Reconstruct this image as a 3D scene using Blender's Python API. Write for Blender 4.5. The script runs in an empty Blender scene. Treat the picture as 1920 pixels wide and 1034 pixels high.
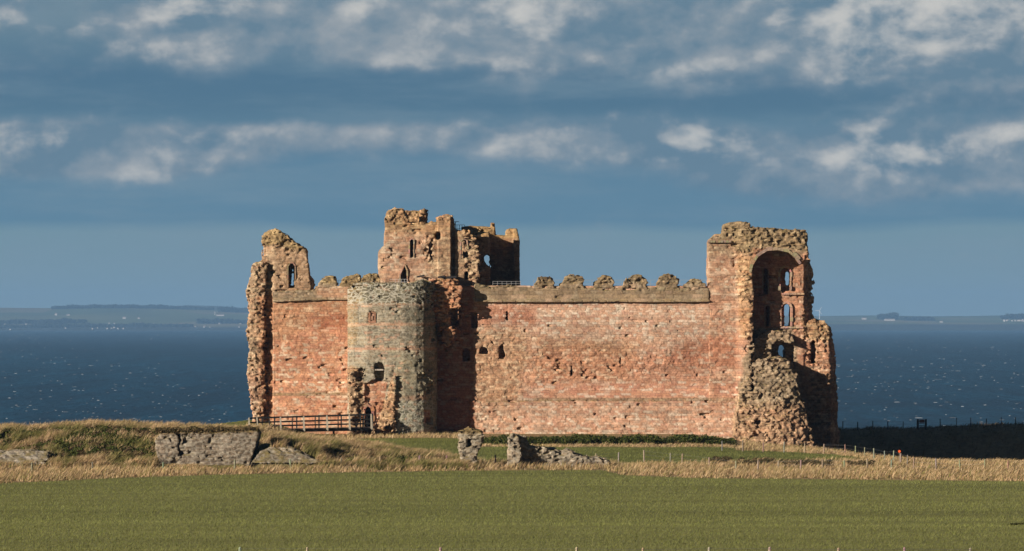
import bpy, bmesh, math, random, time
import numpy as np
from mathutils import Vector, Matrix
T0 = time.time()
random.seed(7)
RNG = np.random.default_rng(11)
SC = bpy.context.scene
COL = SC.collection
F = 6475.0; CX = 960.0; HY = 603.0; EYE = 11.5; SEA = -28.5
AZ = math.radians(58); EL = math.radians(17)
SUNV = Vector((-math.sin(AZ) * math.cos(EL), -math.cos(AZ) * math.cos(EL), math.sin(EL)))

def W(px, py, Y):
    return ((px - CX) / F * Y, EYE - (py - HY) / F * Y)

# ------------------------------------------------------------------ numpy noise
M32 = 0xFFFFFFFF
def hsh(i, j, k, s=0):
    i = np.asarray(i).astype(np.int64); j = np.asarray(j).astype(np.int64); k = np.asarray(k).astype(np.int64)
    h = (i * 374761393 + j * 668265263 + k * 1442695041 + s * 974634113) & M32
    h = ((h ^ (h >> 13)) * 1274126177) & M32
    h = ((h ^ (h >> 16)) * 2246822519) & M32
    h = h ^ (h >> 15)
    return (h & 0xFFFFFF) / float(0x1000000)

def vnoise(x, y, z, s=0):
    xi = np.floor(x); yi = np.floor(y); zi = np.floor(z)
    u = x - xi; v = y - yi; w = z - zi
    u = u * u * (3 - 2 * u); v = v * v * (3 - 2 * v); w = w * w * (3 - 2 * w)
    r = 0
    for a in (0, 1):
        for b in (0, 1):
            for c in (0, 1):
                r = r + hsh(xi + a, yi + b, zi + c, s) * (u if a else 1 - u) * (v if b else 1 - v) * (w if c else 1 - w)
    return r

def fbm(x, y, z, octv=3, s=0):
    r = 0; a = .5; t = 0
    for o in range(octv):
        r = r + a * vnoise(x * 2 ** o, y * 2 ** o, z * 2 ** o, s + o * 17); t += a; a *= .5
    return r / t

def cell(x, y, z, s=0):
    """distance to nearest jittered point, and its random id"""
    xi = np.floor(x); yi = np.floor(y); zi = np.floor(z)
    best = np.full(x.shape, 9.0); idv = np.zeros(x.shape)
    for a in (-1, 0, 1):
        for b in (-1, 0, 1):
            for c in (-1, 0, 1):
                I = xi + a; J = yi + b; K = zi + c
                dx = I + hsh(I, J, K, s + 1) - x; dy = J + hsh(I, J, K, s + 2) - y; dz = K + hsh(I, J, K, s + 3) - z
                d = dx * dx + dy * dy + dz * dz
                m = d < best
                best = np.where(m, d, best); idv = np.where(m, hsh(I, J, K, s + 4), idv)
    return np.sqrt(best), idv

def sstep(a, b, x):
    t = np.clip((np.asarray(x, float) - a) / (b - a), 0, 1)
    return t * t * (3 - 2 * t)

def poly_sdf(X, Y, poly):
    """signed distance (negative inside) of 2D points to a polygon"""
    P = np.asarray(poly, float); n = len(P)
    d = np.full(X.shape, 1e18); s = np.ones(X.shape)
    for i in range(n):
        a = P[i]; b = P[i - 1]
        ex, ey = b[0] - a[0], b[1] - a[1]
        wx = X - a[0]; wy = Y - a[1]
        t = np.clip((wx * ex + wy * ey) / (ex * ex + ey * ey + 1e-12), 0, 1)
        bx = wx - ex * t; by = wy - ey * t
        d = np.minimum(d, bx * bx + by * by)
        c1 = Y >= a[1]; c2 = Y < b[1]; c3 = ex * wy > ey * wx
        flip = (c1 & c2 & c3) | (~c1 & ~c2 & ~c3)
        s = np.where(flip, -s, s)
    return s * np.sqrt(d)

# ------------------------------------------------------------------ object helpers
def new_mesh(name, V, faces=None, quads=None, tris=None, mat=None, parent=None, cols=None, smooth=False):
    me = bpy.data.meshes.new(name)
    if faces is not None:
        me.from_pydata([tuple(v) for v in V], [], faces)
    else:
        V = np.asarray(V, np.float32)
        nq = 0 if quads is None else len(quads); nt = 0 if tris is None else len(tris)
        me.vertices.add(len(V)); me.vertices.foreach_set('co', V.ravel())
        loops = []
        if nq: loops.append(np.asarray(quads, np.int32).ravel())
        if nt: loops.append(np.asarray(tris, np.int32).ravel())
        L = np.concatenate(loops)
        me.loops.add(len(L)); me.loops.foreach_set('vertex_index', L)
        me.polygons.add(nq + nt)
        st = np.concatenate([np.arange(nq) * 4, nq * 4 + np.arange(nt) * 3]).astype(np.int32)
        tot = np.concatenate([np.full(nq, 4), np.full(nt, 3)]).astype(np.int32)
        me.polygons.foreach_set('loop_start', st)
        me.polygons.foreach_set('loop_total', tot)
        me.update(calc_edges=True)
    if cols is not None:
        c = np.asarray(cols, np.float32)
        if c.shape[1] == 3: c = np.concatenate([c, np.zeros((len(c), 1), np.float32)], 1)
        a = me.color_attributes.new('Col', 'FLOAT_COLOR', 'POINT')
        a.data.foreach_set('color', c.ravel())
    if mat: me.materials.append(mat)
    me.polygons.foreach_set('use_smooth', np.full(len(me.polygons), smooth))
    o = bpy.data.objects.new(name, me); COL.objects.link(o)
    if parent: o.parent = parent; o.matrix_parent_inverse = Matrix.Translation(-parent.location)
    return o

def empty(name, loc, label, cat, group=None):
    o = bpy.data.objects.new(name, None); COL.objects.link(o); o.location = loc
    o['label'] = label; o['category'] = cat; o['kind'] = 'thing'
    if group: o['group'] = group
    return o

def tag(o, label=None, cat=None, group=None, kind=None):
    if label: o['label'] = label
    if cat: o['category'] = cat
    if group: o['group'] = group
    if kind: o['kind'] = kind
    return o

class MB:
    """collects boxes and bars into one mesh"""
    def __init__(s): s.v = []; s.f = []; s.c = []
    def hexa(s, pts, col=None):
        n = len(s.v); s.v += [tuple(p) for p in pts]
        for q in ((0, 3, 2, 1), (4, 5, 6, 7), (0, 1, 5, 4), (1, 2, 6, 5), (2, 3, 7, 6), (3, 0, 4, 7)):
            s.f.append([n + i for i in q])
        s.c += [col or (.5, .5, .5)] * 8
    def box(s, x0, x1, y0, y1, z0, z1, col=None):
        s.hexa([(x0, y0, z0), (x1, y0, z0), (x1, y1, z0), (x0, y1, z0), (x0, y0, z1), (x1, y0, z1), (x1, y1, z1), (x0, y1, z1)], col)
    def bar(s, a, b, w, h=None, up=(0, 0, 1), col=None):
        h = h or w
        a = Vector(a); b = Vector(b); d = (b - a).normalized(); up = Vector(up)
        if abs(d.dot(up)) > .95: up = Vector((0, 1, 0))
        r = d.cross(up).normalized() * w / 2; u = r.cross(d).normalized() * h / 2
        s.hexa([a - r - u, a + r - u, a + r + u, a - r + u, b - r - u, b + r - u, b + r + u, b - r + u], col)
    def build(s, name, mat, parent=None):
        return new_mesh(name, s.v, faces=s.f, mat=mat, parent=parent, cols=s.c)

# ------------------------------------------------------------------ materials
class NT:
    def __init__(s, tree): s.t = tree; tree.nodes.clear()
    def n(s, typ, **kw):
        nd = s.t.nodes.new(typ)
        for k, v in kw.items():
            if k in nd.inputs.keys(): s.put(nd.inputs[k], v)
            else: setattr(nd, k, v)
        return nd
    def put(s, sock, v):
        if isinstance(v, bpy.types.NodeSocket): s.t.links.new(v, sock)
        else: sock.default_value = v
    def m(s, op, a, b=0.0, c=None, clamp=False):
        nd = s.t.nodes.new('ShaderNodeMath'); nd.operation = op; nd.use_clamp = clamp
        s.put(nd.inputs[0], a); s.put(nd.inputs[1], b)
        if c is not None: s.put(nd.inputs[2], c)
        return nd.outputs[0]
    def mix(s, fac, a, b, typ='MIX'):
        nd = s.t.nodes.new('ShaderNodeMix'); nd.data_type = 'RGBA'; nd.blend_type = typ
        s.put(nd.inputs[0], fac)
        for k, v in ((6, a), (7, b)):
            if isinstance(v, tuple) and len(v) == 3: v = v + (1,)
            s.put(nd.inputs[k], v)
        return nd.outputs[2]
    def rng(s, v, a, b, c=0.0, d=1.0, smooth=False):
        nd = s.t.nodes.new('ShaderNodeMapRange'); nd.clamp = True
        if smooth: nd.interpolation_type = 'SMOOTHSTEP'
        for i, x in enumerate((v, a, b, c, d)): s.put(nd.inputs[i], x)
        return nd.outputs[0]
    def noise(s, vec, scale, detail=4, rough=.55, dist=0.0):
        nd = s.t.nodes.new('ShaderNodeTexNoise')
        if vec is not None: s.put(nd.inputs['Vector'], vec)
        nd.inputs['Scale'].default_value = scale; nd.inputs['Detail'].default_value = detail
        nd.inputs['Roughness'].default_value = rough; nd.inputs['Distortion'].default_value = dist
        return nd.outputs['Fac']
    def vmul(s, vec, sc):
        nd = s.t.nodes.new('ShaderNodeVectorMath'); nd.operation = 'MULTIPLY'
        s.put(nd.inputs[0], vec); nd.inputs[1].default_value = sc
        return nd.outputs[0]

def material(name):
    m = bpy.data.materials.new(name); m.use_nodes = True
    return m, NT(m.node_tree)

def finish(nt, color, rough=.9, bump=None, bstr=.5, bdist=.05, spec=.2):
    b = nt.n('ShaderNodeBsdfPrincipled')
    nt.put(b.inputs['Base Color'], color if not (isinstance(color, tuple) and len(color) == 3) else color + (1,))
    nt.put(b.inputs['Roughness'], rough); b.inputs['Specular IOR Level'].default_value = spec
    if bump is not None:
        bp = nt.n('ShaderNodeBump'); bp.inputs['Strength'].default_value = bstr; bp.inputs['Distance'].default_value = bdist
        nt.put(bp.inputs['Height'], bump); nt.t.links.new(bp.outputs[0], b.inputs['Normal'])
    o = nt.n('ShaderNodeOutputMaterial'); nt.t.links.new(b.outputs[0], o.inputs[0])
    return b

def mat_stone():
    m, nt = material('weathered_sandstone')
    pos = nt.n('ShaderNodeNewGeometry').outputs['Position']
    at = nt.n('ShaderNodeVertexColor', layer_name='Col')
    col = at.outputs['Color']; al = at.outputs['Alpha']
    n1 = nt.noise(pos, 5.0, 6, .65); n2 = nt.noise(pos, .55, 4, .6)
    k = nt.m('MULTIPLY', nt.rng(n1, .28, .72, .62, 1.3), nt.rng(n2, .3, .7, .86, 1.12))
    c = nt.mix(1.0, col, nt.n('ShaderNodeCombineColor', Red=k, Green=k, Blue=k).outputs[0], 'MULTIPLY')
    # rubble with pale mortar, weight in alpha
    vo = nt.n('ShaderNodeTexVoronoi', feature='DISTANCE_TO_EDGE'); vo.inputs['Scale'].default_value = 1.9
    vp = nt.n('ShaderNodeTexVoronoi'); vp.inputs['Scale'].default_value = 1.9
    sq = nt.vmul(pos, (1, .5, 1.7))
    dn = nt.n('ShaderNodeTexNoise'); dn.inputs['Scale'].default_value = 1.5
    nt.put(dn.inputs['Vector'], pos)
    wv = nt.n('ShaderNodeVectorMath', operation='MULTIPLY_ADD')
    nt.put(wv.inputs[0], dn.outputs['Color']); wv.inputs[1].default_value = (.5, .5, .5); nt.put(wv.inputs[2], sq)
    nt.put(vo.inputs['Vector'], wv.outputs[0]); nt.put(vp.inputs['Vector'], wv.outputs[0])
    mort = nt.rng(vo.outputs['Distance'], .05, .14, 1.0, 0.0)
    sv = nt.n('ShaderNodeSeparateColor'); nt.put(sv.inputs[0], vp.outputs['Color'])
    sk = nt.rng(sv.outputs[0], 0, 1, .55, 1.25)
    cs = nt.mix(al, c, nt.mix(1.0, c, nt.n('ShaderNodeCombineColor', Red=sk, Green=sk, Blue=sk).outputs[0], 'MULTIPLY'))
    mm = nt.m('MULTIPLY', mort, al)
    c = nt.mix(nt.m('MULTIPLY', mm, .85), cs, (.39, .36, .29))
    # lichen on tops
    nz = nt.n('ShaderNodeSeparateXYZ'); nt.t.links.new(nt.n('ShaderNodeNewGeometry').outputs['Normal'], nz.inputs[0])
    up = nt.m('MULTIPLY', nt.rng(nz.outputs[2], .35, .8), nt.rng(nt.noise(pos, 1.3, 5, .6), .42, .6))
    c = nt.mix(nt.m('MULTIPLY', up, .75), c, (.17, .13, .035))
    h = nt.m('ADD', nt.noise(pos, 7.0, 5, .7), nt.m('MULTIPLY', mm, -.25))
    finish(nt, c, .95, h, .7, .08, .1)
    return m

def mat_attr(name, nscale=6.0, lo=.75, hi=1.25, rough=.9, bump=False, spec=.1, aniso=None, trans=0):
    m, nt = material(name)
    pos = nt.n('ShaderNodeNewGeometry').outputs['Position']
    col = nt.n('ShaderNodeVertexColor', layer_name='Col').outputs['Color']
    n1 = nt.noise(nt.vmul(pos, aniso) if aniso else pos, nscale, 5, .6)
    k = nt.rng(n1, .3, .7, lo, hi)
    c = nt.mix(1.0, col, nt.n('ShaderNodeCombineColor', Red=k, Green=k, Blue=k).outputs[0], 'MULTIPLY')
    b = finish(nt, c, rough, n1 if bump else None, .7, .1, spec)
    return m

def mat_blade(name):
    m, nt = material(name)
    col = nt.n('ShaderNodeVertexColor', layer_name='Col').outputs['Color']
    d = nt.n('ShaderNodeBsdfDiffuse'); nt.put(d.inputs[0], col)
    t = nt.n('ShaderNodeBsdfTranslucent'); nt.put(t.inputs[0], col)
    mx = nt.n('ShaderNodeMixShader'); mx.inputs[0].default_value = .3
    nt.t.links.new(d.outputs[0], mx.inputs[1]); nt.t.links.new(t.outputs[0], mx.inputs[2])
    o = nt.n('ShaderNodeOutputMaterial'); nt.t.links.new(mx.outputs[0], o.inputs[0])
    return m

def mat_sea():
    m, nt = material('choppy_sea_water')
    pos = nt.n('ShaderNodeNewGeometry').outputs['Position']
    a = nt.noise(nt.vmul(pos, (1 / 26., 1 / 190., 1)), 1.0, 5, .62)
    b = nt.noise(nt.vmul(pos, (1 / 900., 1 / 2600., 1)), 1.0, 3, .5)
    f = nt.noise(nt.vmul(pos, (1 / 7., 1 / 70., 1)), 1.0, 3, .6)
    k = nt.m('MULTIPLY', nt.m('MULTIPLY', nt.rng(a, .3, .7, .5, 1.55), nt.rng(f, .3, .7, .6, 1.4)), nt.rng(b, .3, .7, .75, 1.25))
    c = nt.mix(1.0, (.003, .031, .055), nt.n('ShaderNodeCombineColor', Red=k, Green=k, Blue=k).outputs[0], 'MULTIPLY')
    h = nt.m('ADD', nt.noise(nt.vmul(pos, (1 / 9., 1 / 16., 1)), 1.0, 4, .6), a)
    bs = finish(nt, c, .42, h, 1.0, 2.2, .27)
    bs.inputs['IOR'].default_value = 1.33
    return m

STONE = mat_stone()
WOOD = mat_attr('weathered_timber', 9.0, .7, 1.25, .85)
IRON = mat_attr('dark_painted_iron', 20.0, .85, 1.1, .5, spec=.4)
GROUND = mat_attr('rough_turf', 2.2, .7, 1.3, .95, True, aniso=(1, 1, 1))
BLADE = mat_blade('dry_grass_blades')
LEAF = mat_blade('gorse_leaves')
LAND = mat_attr('distant_farmland', .004, .8, 1.2, .95, aniso=(1, .25, 1))
PAINT = mat_attr('pale_wall_paint', 1.0, .95, 1.05, .8)
FOAM = mat_attr('sea_foam', .5, .8, 1.1, .9)
SEAM = mat_sea()

# ------------------------------------------------------------------ SDF solids
HVOX = .115
PAL = {
    'red': np.array([(.44, .23, .135), (.41, .20, .115), (.46, .265, .165), (.38, .185, .115), (.43, .22, .13), (.49, .31, .205), (.35, .21, .135), (.50, .36, .25)]),
    'orange': np.array([(.47, .225, .125), (.445, .20, .105), (.43, .18, .10), (.49, .26, .15), (.41, .175, .10), (.51, .31, .20), (.38, .17, .10), (.53, .38, .26)]),
    'brown': np.array([(.36, .23, .14), (.30, .19, .115), (.40, .27, .165), (.27, .185, .12), (.34, .20, .12), (.42, .30, .19), (.24, .16, .10), (.45, .34, .22)]),
    'grey': np.array([(.235, .215, .15), (.20, .19, .135), (.27, .25, .18), (.175, .165, .12), (.25, .215, .145), (.29, .265, .195), (.22, .19, .13), (.36, .25, .17)]),
    'rubble': np.array([(.30, .265, .21), (.26, .23, .185), (.34, .31, .255), (.22, .195, .155), (.29, .245, .185), (.38, .35, .29), (.25, .215, .165), (.32, .27, .21)]),
    'parapet': np.array([(.27, .205, .13), (.25, .18, .11), (.30, .235, .155), (.23, .165, .105), (.28, .20, .12), (.32, .25, .17), (.21, .16, .105), (.34, .24, .16)]),
}

for _k, _t in (('red', (1.08, 1.15, 1.25)), ('orange', (1.06, 1.12, 1.16)), ('brown', (1.06, 1.06, 1.06)), ('parapet', (1.08, 1.06, 1.05))):
    PAL[_k] = PAL[_k] * .8 + PAL[_k].mean(0) * .2; PAL[_k] = PAL[_k] * np.array(_t)

def stones(u, z, ch, cl, s):
    wz = .16 * (fbm(u * 1.1, z * 1.1, u * 0, 2, s + 14) - .5); u = u + .5 * (vnoise(u * .9, z * 1.7, u * 0, s + 15) - .5)
    z = z + wz
    zz = z / ch + .5 * vnoise(u * .12, z * .0, u * 0, s + 5) + .35 * (vnoise(u * 0, z * .45, u * 0, s + 6) - .5)
    row = np.floor(zz); fz = zz - row
    uu = u / (cl * (.7 + .8 * hsh(row, 0, 0, s))) + hsh(row, 1, 0, s) * 9
    uu = uu + .55 * (vnoise(uu * .9, row * 7.3, u * 0, s + 8) - .5)
    c = np.floor(uu); fu = uu - c
    stones.row = hsh(row, 7, 1, s)
    r1 = hsh(row, c, 2, s); r2 = hsh(row, c, 3, s)
    e = np.minimum(np.minimum(fu, 1 - fu) * cl, np.minimum(fz, 1 - fz) * ch)
    return r1, r2, e

class Solid:
    def __init__(s, x0, x1, y0, y1, z0, z1, h=HVOX, seed=1):
        s.h = h; s.seed = seed
        s.x = np.arange(x0, x1 + h, h); s.y = np.arange(y0, y1 + h, h); s.z = np.arange(z0, z1 + h, h)
        s.D = np.full((len(s.x), len(s.y), len(s.z)), 5.0, np.float32)
        s.XX, s.ZZ = np.meshgrid(s.x, s.z, indexing='ij')
        s.zones = []; s.rough = []; s.base_rough = 0.03; s.pal = 'red'; s.course = (.25, .42); s.B = .06; s.lo = .06; s.pit = .012
        s.smooths = []
    @staticmethod
    def px(poly, Y): return [W(a, b, Y) for a, b in poly]
    def _slab(s, poly, ya, yb):
        d2 = poly_sdf(s.XX, s.ZZ, poly).astype(np.float32)
        ya = np.asarray(ya, np.float32); yb = np.asarray(yb, np.float32)
        if ya.ndim == 1: ya = ya[:, None]
        if yb.ndim == 1: yb = yb[:, None]
        ya = np.broadcast_to(ya, d2.shape)[:, None, :]; yb = np.broadcast_to(yb, d2.shape)[:, None, :]
        y = s.y.astype(np.float32)[None, :, None]
        return np.maximum(np.maximum(ya - y, y - yb), d2[:, None, :])
    def add(s, pxpoly, ya, yb, Y=None):
        s.D = np.minimum(s.D, s._slab(s.px(pxpoly, Y if Y else float(np.min(ya))), ya, yb)); return s
    def sub(s, pxpoly, ya, yb, Y=None):
        s.D = np.maximum(s.D, -s._slab(s.px(pxpoly, Y if Y else float(np.max(ya))), ya, yb)); return s
    def plan(s, xy, za, zb):
        A, B = np.meshgrid(s.x, s.y, indexing='ij')
        d2 = poly_sdf(A, B, xy).astype(np.float32)[:, :, None]
        if np.ndim(zb) == 0: zb = np.full(d2.shape[:2], zb)
        z = s.z.astype(np.float32)[None, None, :]
        zb = np.asarray(zb, np.float32)[:, :, None]
        s.D = np.minimum(s.D, np.maximum(d2, np.maximum(za - z, z - zb))); return s
    def zone(s, pxpoly, Y, pal=None, tint=(1, 1, 1), w=1.0, feather=.5, mortar=None, ragged=.6):
        s.zones.append((s.px(pxpoly, Y), pal, tint, w, feather, mortar, ragged)); return s
    def roughen(s, pxpoly, Y, w, feather=.6):
        s.rough.append((s.px(pxpoly, Y), w, feather)); return s
    def smooth(s, pxpoly, Y, w, feather=.3):
        s.smooths.append((s.px(pxpoly, Y), w, feather)); return s
    def build(s, name, parent=None, mat=None):
        sd = s.seed
        band = np.abs(s.D) < .75
        I, J, K = np.nonzero(band)
        x = s.x[I]; y = s.y[J]; z = s.z[K]
        u = x + .83 * y
        R = np.full(x.shape, s.base_rough)
        for poly, w, f in s.rough:
            d = poly_sdf(s.XX, s.ZZ, poly)[I, K] + .8 * (vnoise(x * .9, y * .9, z * .9, sd + 40) - .5)
            R = np.maximum(R, w * (1 - sstep(-f / 2, f / 2, d)))
        # near the outline edges of a ruin everything is a little rounded and eroded
        disp = s.lo * 2 * (fbm(x / 1.7, y / 1.7, z / 1.7, 3, sd) - .5)
        disp += (R * .85) * (fbm(x / 1.1, y / 1.1, z / 1.1, 3, sd + 9) - .52) * 1.6
        r1, r2, e = stones(u, z, s.course[0], s.course[1], sd)
        disp += s.B * (r1 - .5) - .03 * (e < .03)
        pz = s.pit * 2.6 * sstep(.46, .66, fbm(x / 3.0, y / 3.0, z / 2.2, 3, sd + 33))
        disp -= (.10 + .22 * r1) * (r2 < pz)
        m = R > .05
        if m.any():
            c, idv = cell(x[m] / .34, y[m] / .34, z[m] / .23, sd + 20)
            disp[m] += R[m] * (.5 - c) * .3 + R[m] * (idv - .5) * 1.15
            c, idv = cell(x[m] / 1.1, y[m] / 1.1, z[m] / .7, sd + 27)
            disp[m] += R[m] * (idv - .5) * .7
        for poly, w, f in s.smooths:
            disp *= 1 - w * (1 - sstep(-f / 2, f / 2, poly_sdf(s.XX, s.ZZ, poly)[I, K]))
        D = s.D.astype(np.float32); D[I, J, K] -= disp.astype(np.float32)
        V, Q = surface_nets(D)
        V = V * s.h + np.array([s.x[0], s.y[0], s.z[0]])
        cols = s.colour(V)
        return new_mesh(name, V, quads=Q, mat=mat or STONE, parent=parent, cols=cols)
    def colour(s, V):
        x, y, z = V.T; sd = s.seed
        u = x + .83 * y
        r1, r2, e = stones(u, z, s.course[0], s.course[1], sd)
        k = (hsh(np.floor(r1 * 4096), np.floor(r2 * 4096), 0, sd) * 8).astype(int) % 8
        rowk = stones.row
        c = PAL[s.pal][k].copy()
        al = np.zeros(len(V))
        for poly, pal, tint, w, f, mortar, rag in s.zones:
            d = poly_sdf(x, z, poly) + rag * 2 * (fbm(x * .8, y * .8, z * .8, 3, sd + 60) - .5)
            t = (w * (1 - sstep(-f / 2, f / 2, d)))[:, None]
            b = PAL[pal][k] if pal else c
            c = c * (1 - t) + b * np.array(tint) * t
            if mortar is not None: al = al * (1 - t[:, 0]) + mortar * t[:, 0]
        big = fbm(x / 3.5, y / 3.5, z / 2.2, 3, sd + 70)
        c *= (.86 + .28 * big)[:, None]
        c *= (1 - .25 * (e < .035))[:, None]
        c *= (.88 + .24 * rowk)[:, None]
        RR = np.full(len(x), 0.)
        for poly, w, f in s.rough:
            RR = np.maximum(RR, w * (1 - sstep(-f / 2, f / 2, poly_sdf(x, z, poly))))
        mm = RR > .1
        if s.base_rough >= .1: mm = np.ones(len(x), bool); RR = np.maximum(RR, .3)
        if mm.any():
            cd, ci = cell(x[mm] / .34, y[mm] / .34, z[mm] / .23, sd + 20)
            wv = np.clip(RR[mm] * 4, 0, 1)
            c[mm] *= (1 + wv * (.62 * (ci - .5)))[:, None]
        st = fbm(x / .9, y / .9, z / 9., 2, sd + 80)     # rain streaks down the face
        c *= (.9 + .2 * st)[:, None]
        return np.concatenate([np.clip(c, .02, .75), al[:, None]], 1)

def surface_nets(D):
    S = D < 0
    nx, ny, nz = D.shape
    def corner(A, a, b, c): return A[a:nx - 1 + a, b:ny - 1 + b, c:nz - 1 + c]
    cnt = np.zeros((nx - 1, ny - 1, nz - 1), np.int8)
    offs = [(a, b, c) for a in (0, 1) for b in (0, 1) for c in (0, 1)]
    for o in offs: cnt += corner(S, *o)
    act = (cnt > 0) & (cnt < 8)
    I, J, K = np.nonzero(act); N = len(I)
    idx = np.full(act.shape, -1, np.int32); idx[I, J, K] = np.arange(N)
    vals = {o: D[I + o[0], J + o[1], K + o[2]].astype(float) for o in offs}
    acc = np.zeros((N, 3)); n = np.zeros(N)
    for o in offs:
        for ax in range(3):
            if o[ax]: continue
            p = list(o); p[ax] = 1; p = tuple(p)
            a = vals[o]; b = vals[p]; cr = (a < 0) != (b < 0)
            t = np.where(cr, a / np.where(cr, a - b, 1), 0)
            pos = np.zeros((N, 3)) + np.array(o, float); pos[:, ax] += t
            acc += pos * cr[:, None]; n += cr
    V = acc / n[:, None] + np.stack([I, J, K], 1)
    quads = []
    for ax in range(3):
        sl0 = [slice(None)] * 3; sl1 = [slice(None)] * 3
        sl0[ax] = slice(0, -1); sl1[ax] = slice(1, None)
        A = S[tuple(sl0)]; B = S[tuple(sl1)]
        cr = A != B
        i, j, k = np.nonzero(cr)
        ijk = [i, j, k]; b1, b2 = [(1, 2), (2, 0), (0, 1)][ax]
        dims = (nx - 1, ny - 1, nz - 1)
        ok = (ijk[b1] > 0) & (ijk[b2] > 0) & (ijk[b1] < dims[b1]) & (ijk[b2] < dims[b2]) & (ijk[ax] < dims[ax])
        i, j, k = i[ok], j[ok], k[ok]; base = [i, j, k]
        def cellid(d1, d2):
            q = [base[0].copy(), base[1].copy(), base[2].copy()]
            q[b1] -= d1; q[b2] -= d2
            return idx[q[0], q[1], q[2]]
        q = np.stack([cellid(1, 1), cellid(0, 1), cellid(0, 0), cellid(1, 0)], 1)
        flip = ~A[i, j, k]
        q[flip] = q[flip][:, ::-1]
        quads.append(q)
    return V, np.concatenate(quads)

# ------------------------------------------------------------------ terrain
def interp_px(tab, px):
    a = np.array(tab, float)
    return np.interp(px, a[:, 0], a[:, 1])
CREST = [(-500, 813), (0, 812), (100, 810), (200, 807), (280, 811), (400, 813), (462, 817), (500, 826), (560, 832), (650, 841), (750, 854), (840, 866), (868, 884), (880, 890)]
LIPY = [(20, 360), (28, 349), (30.9, 343), (35.7, 303), (43, 290), (60, 284), (200, 284)]
LIPZ = [(20, -1.2), (28, -1.2), (30.9, -1.22), (35.7, -.82), (43, -.4), (60, -.3), (200, -.3)]
BANKY = [(1400, 806), (1580, 808), (1700, 807), (1745, 806), (1770, 802), (1860, 800), (2200, 799)]

def edge_y(px):      # far edge of the crop field
    return EYE * F / (interp_px([(-400, 912), (0, 907), (240, 896), (480, 889), (860, 883), (1130, 882), (1165, 891), (1300, 897), (1920, 903), (2300, 905)], px) - HY)

def terrain(X, Y):
    X = np.asarray(X, float); Y = np.asarray(Y, float)
    px = CX + X / Y * F
    z = .12 * (fbm(X / 9, Y / 9, X * 0, 2, 3) - .5) * sstep(262, 275, Y)
    # green shelf left of the castle
    z = z + 1.15 * (1 - sstep(-25.5, -19.5, X)) * sstep(288, 305, Y)
    # low bank with the stone revetments
    px2 = CX + X / 281.0 * F
    crest = EYE - (interp_px(CREST, px2) - HY) / F * 281.0
    crest = np.maximum(crest, 0) + .25 * (fbm(X / 2.2, Y / 2.2, X * 0, 3, 5) - .5) * (crest > .05)
    pe = 280 - 8.2 * sstep(494, 506, px2) * (1 - sstep(590, 680, px2))
    prof = sstep(267.5, pe, Y) ** .8 * (1 - sstep(283, 300, Y))
    z = np.maximum(z, z * .0 + crest * prof + z * (1 - prof))
    z = z - .5 * crest * sstep(482, 486, px2) * (1 - sstep(497, 503, px2)) * (1 - sstep(272.5, 275, Y)) * prof
    # ground falls away towards the ditch on the right
    sR = sstep(17, 29, X)
    ly = np.interp(X, *np.array(LIPY).T); lz = np.interp(X, *np.array(LIPZ).T)
    front = lz * sstep(272, ly, np.minimum(Y, ly))
    back = lz + (-5.2 - lz) * sstep(0, 11, Y - ly)
    zr = np.where(Y < ly, front, back)
    btop = EYE - (interp_px(BANKY, px) - HY) / F * 378.5
    bump = .5 * (fbm(X / 4, Y / 4, X * 0, 3, 8) - .5)
    zr = zr + (btop + bump + 5.2) * sstep(365, 378.5, Y)
    z = z * (1 - sR) + zr * sR
    z = z + .18 * (fbm(X / 1.6, Y / 1.6, X * 0, 2, 12) - .5) * sstep(edge_y(px) - 1, edge_y(px) + 4, Y) * (1 - .8 * sstep(285, 300, Y) * (1 - sR))
    # sea cliff
    cl = np.interp(X, [-300, -45, -31, -28, -22, 24, 36, 80], [318, 338, 345, 361, 398, 398, 383, 383]) + 3 * (fbm(X / 30, X * 0, X * 0, 3, 21) - .5)
    t = sstep(0, 9, Y - cl)
    z = z * (1 - t) + (SEA - 2) * t + 2.0 * (fbm(X / 3, Y / 3, X * 0, 3, 22) - .5) * t * (1 - t) * 4
    return z

def drop(px, py, y0=150, y1=395):
    Y = np.arange(y0, y1, .1); X = (px - CX) / F * Y
    d = terrain(X, Y) - (EYE - (py - HY) / F * Y)
    i = np.argmax(d >= 0)
    return X[i], Y[i], float(terrain(X[i], Y[i]))

L2 = [(1380, 845), (1560, 852), (1620, 860), (1682, 872)]
_l2 = np.array([drop(a, b) for a, b in L2])
def zones(X, Y):
    """weights: crop, dry, lawn"""
    px = CX + X / Y * F
    n = 1.6 * (fbm(X / 1.5, Y / 1.5, X * 0, 3, 31) - .5)
    crop = 1 - sstep(-.3, .3, Y + n * .4 - edge_y(px))
    yd = interp_px([(-500, 300), (470, 297), (650, 288), (870, 281), (1140, 277), (1200, 277), (1300, 278.5), (1500, 281), (1640, 289), (1690, 420), (2300, 420)], px)
    y2 = np.interp(px, [1374, 1376, 1380] + [CX + a / b * F for a, b, c in _l2[1:]] + [1700], [500, 500, _l2[0][1]] + list(_l2[1:, 1]) + [285])
    dry = np.maximum(1 - sstep(-1, 1, Y + n * 1.6 - yd), sstep(-1, 1, Y + n * 2 - y2))
    hed = ((px > 885) & (px < 1385)) * sstep(315, 316.5, Y + n) * (1 - sstep(350, 352, Y))
    twr = ((px > 650) & (px < 900)) * sstep(338, 340, Y + n) + ((px > 460) & (px < 660)) * sstep(334, 336, Y + n) * (1 - sstep(346, 348, Y)) * .8
    dry = np.clip(np.maximum(dry, np.maximum(hed, twr)), 0, 1) * (1 - crop)
    return crop, dry, np.clip(1 - crop - dry, 0, 1)

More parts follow.
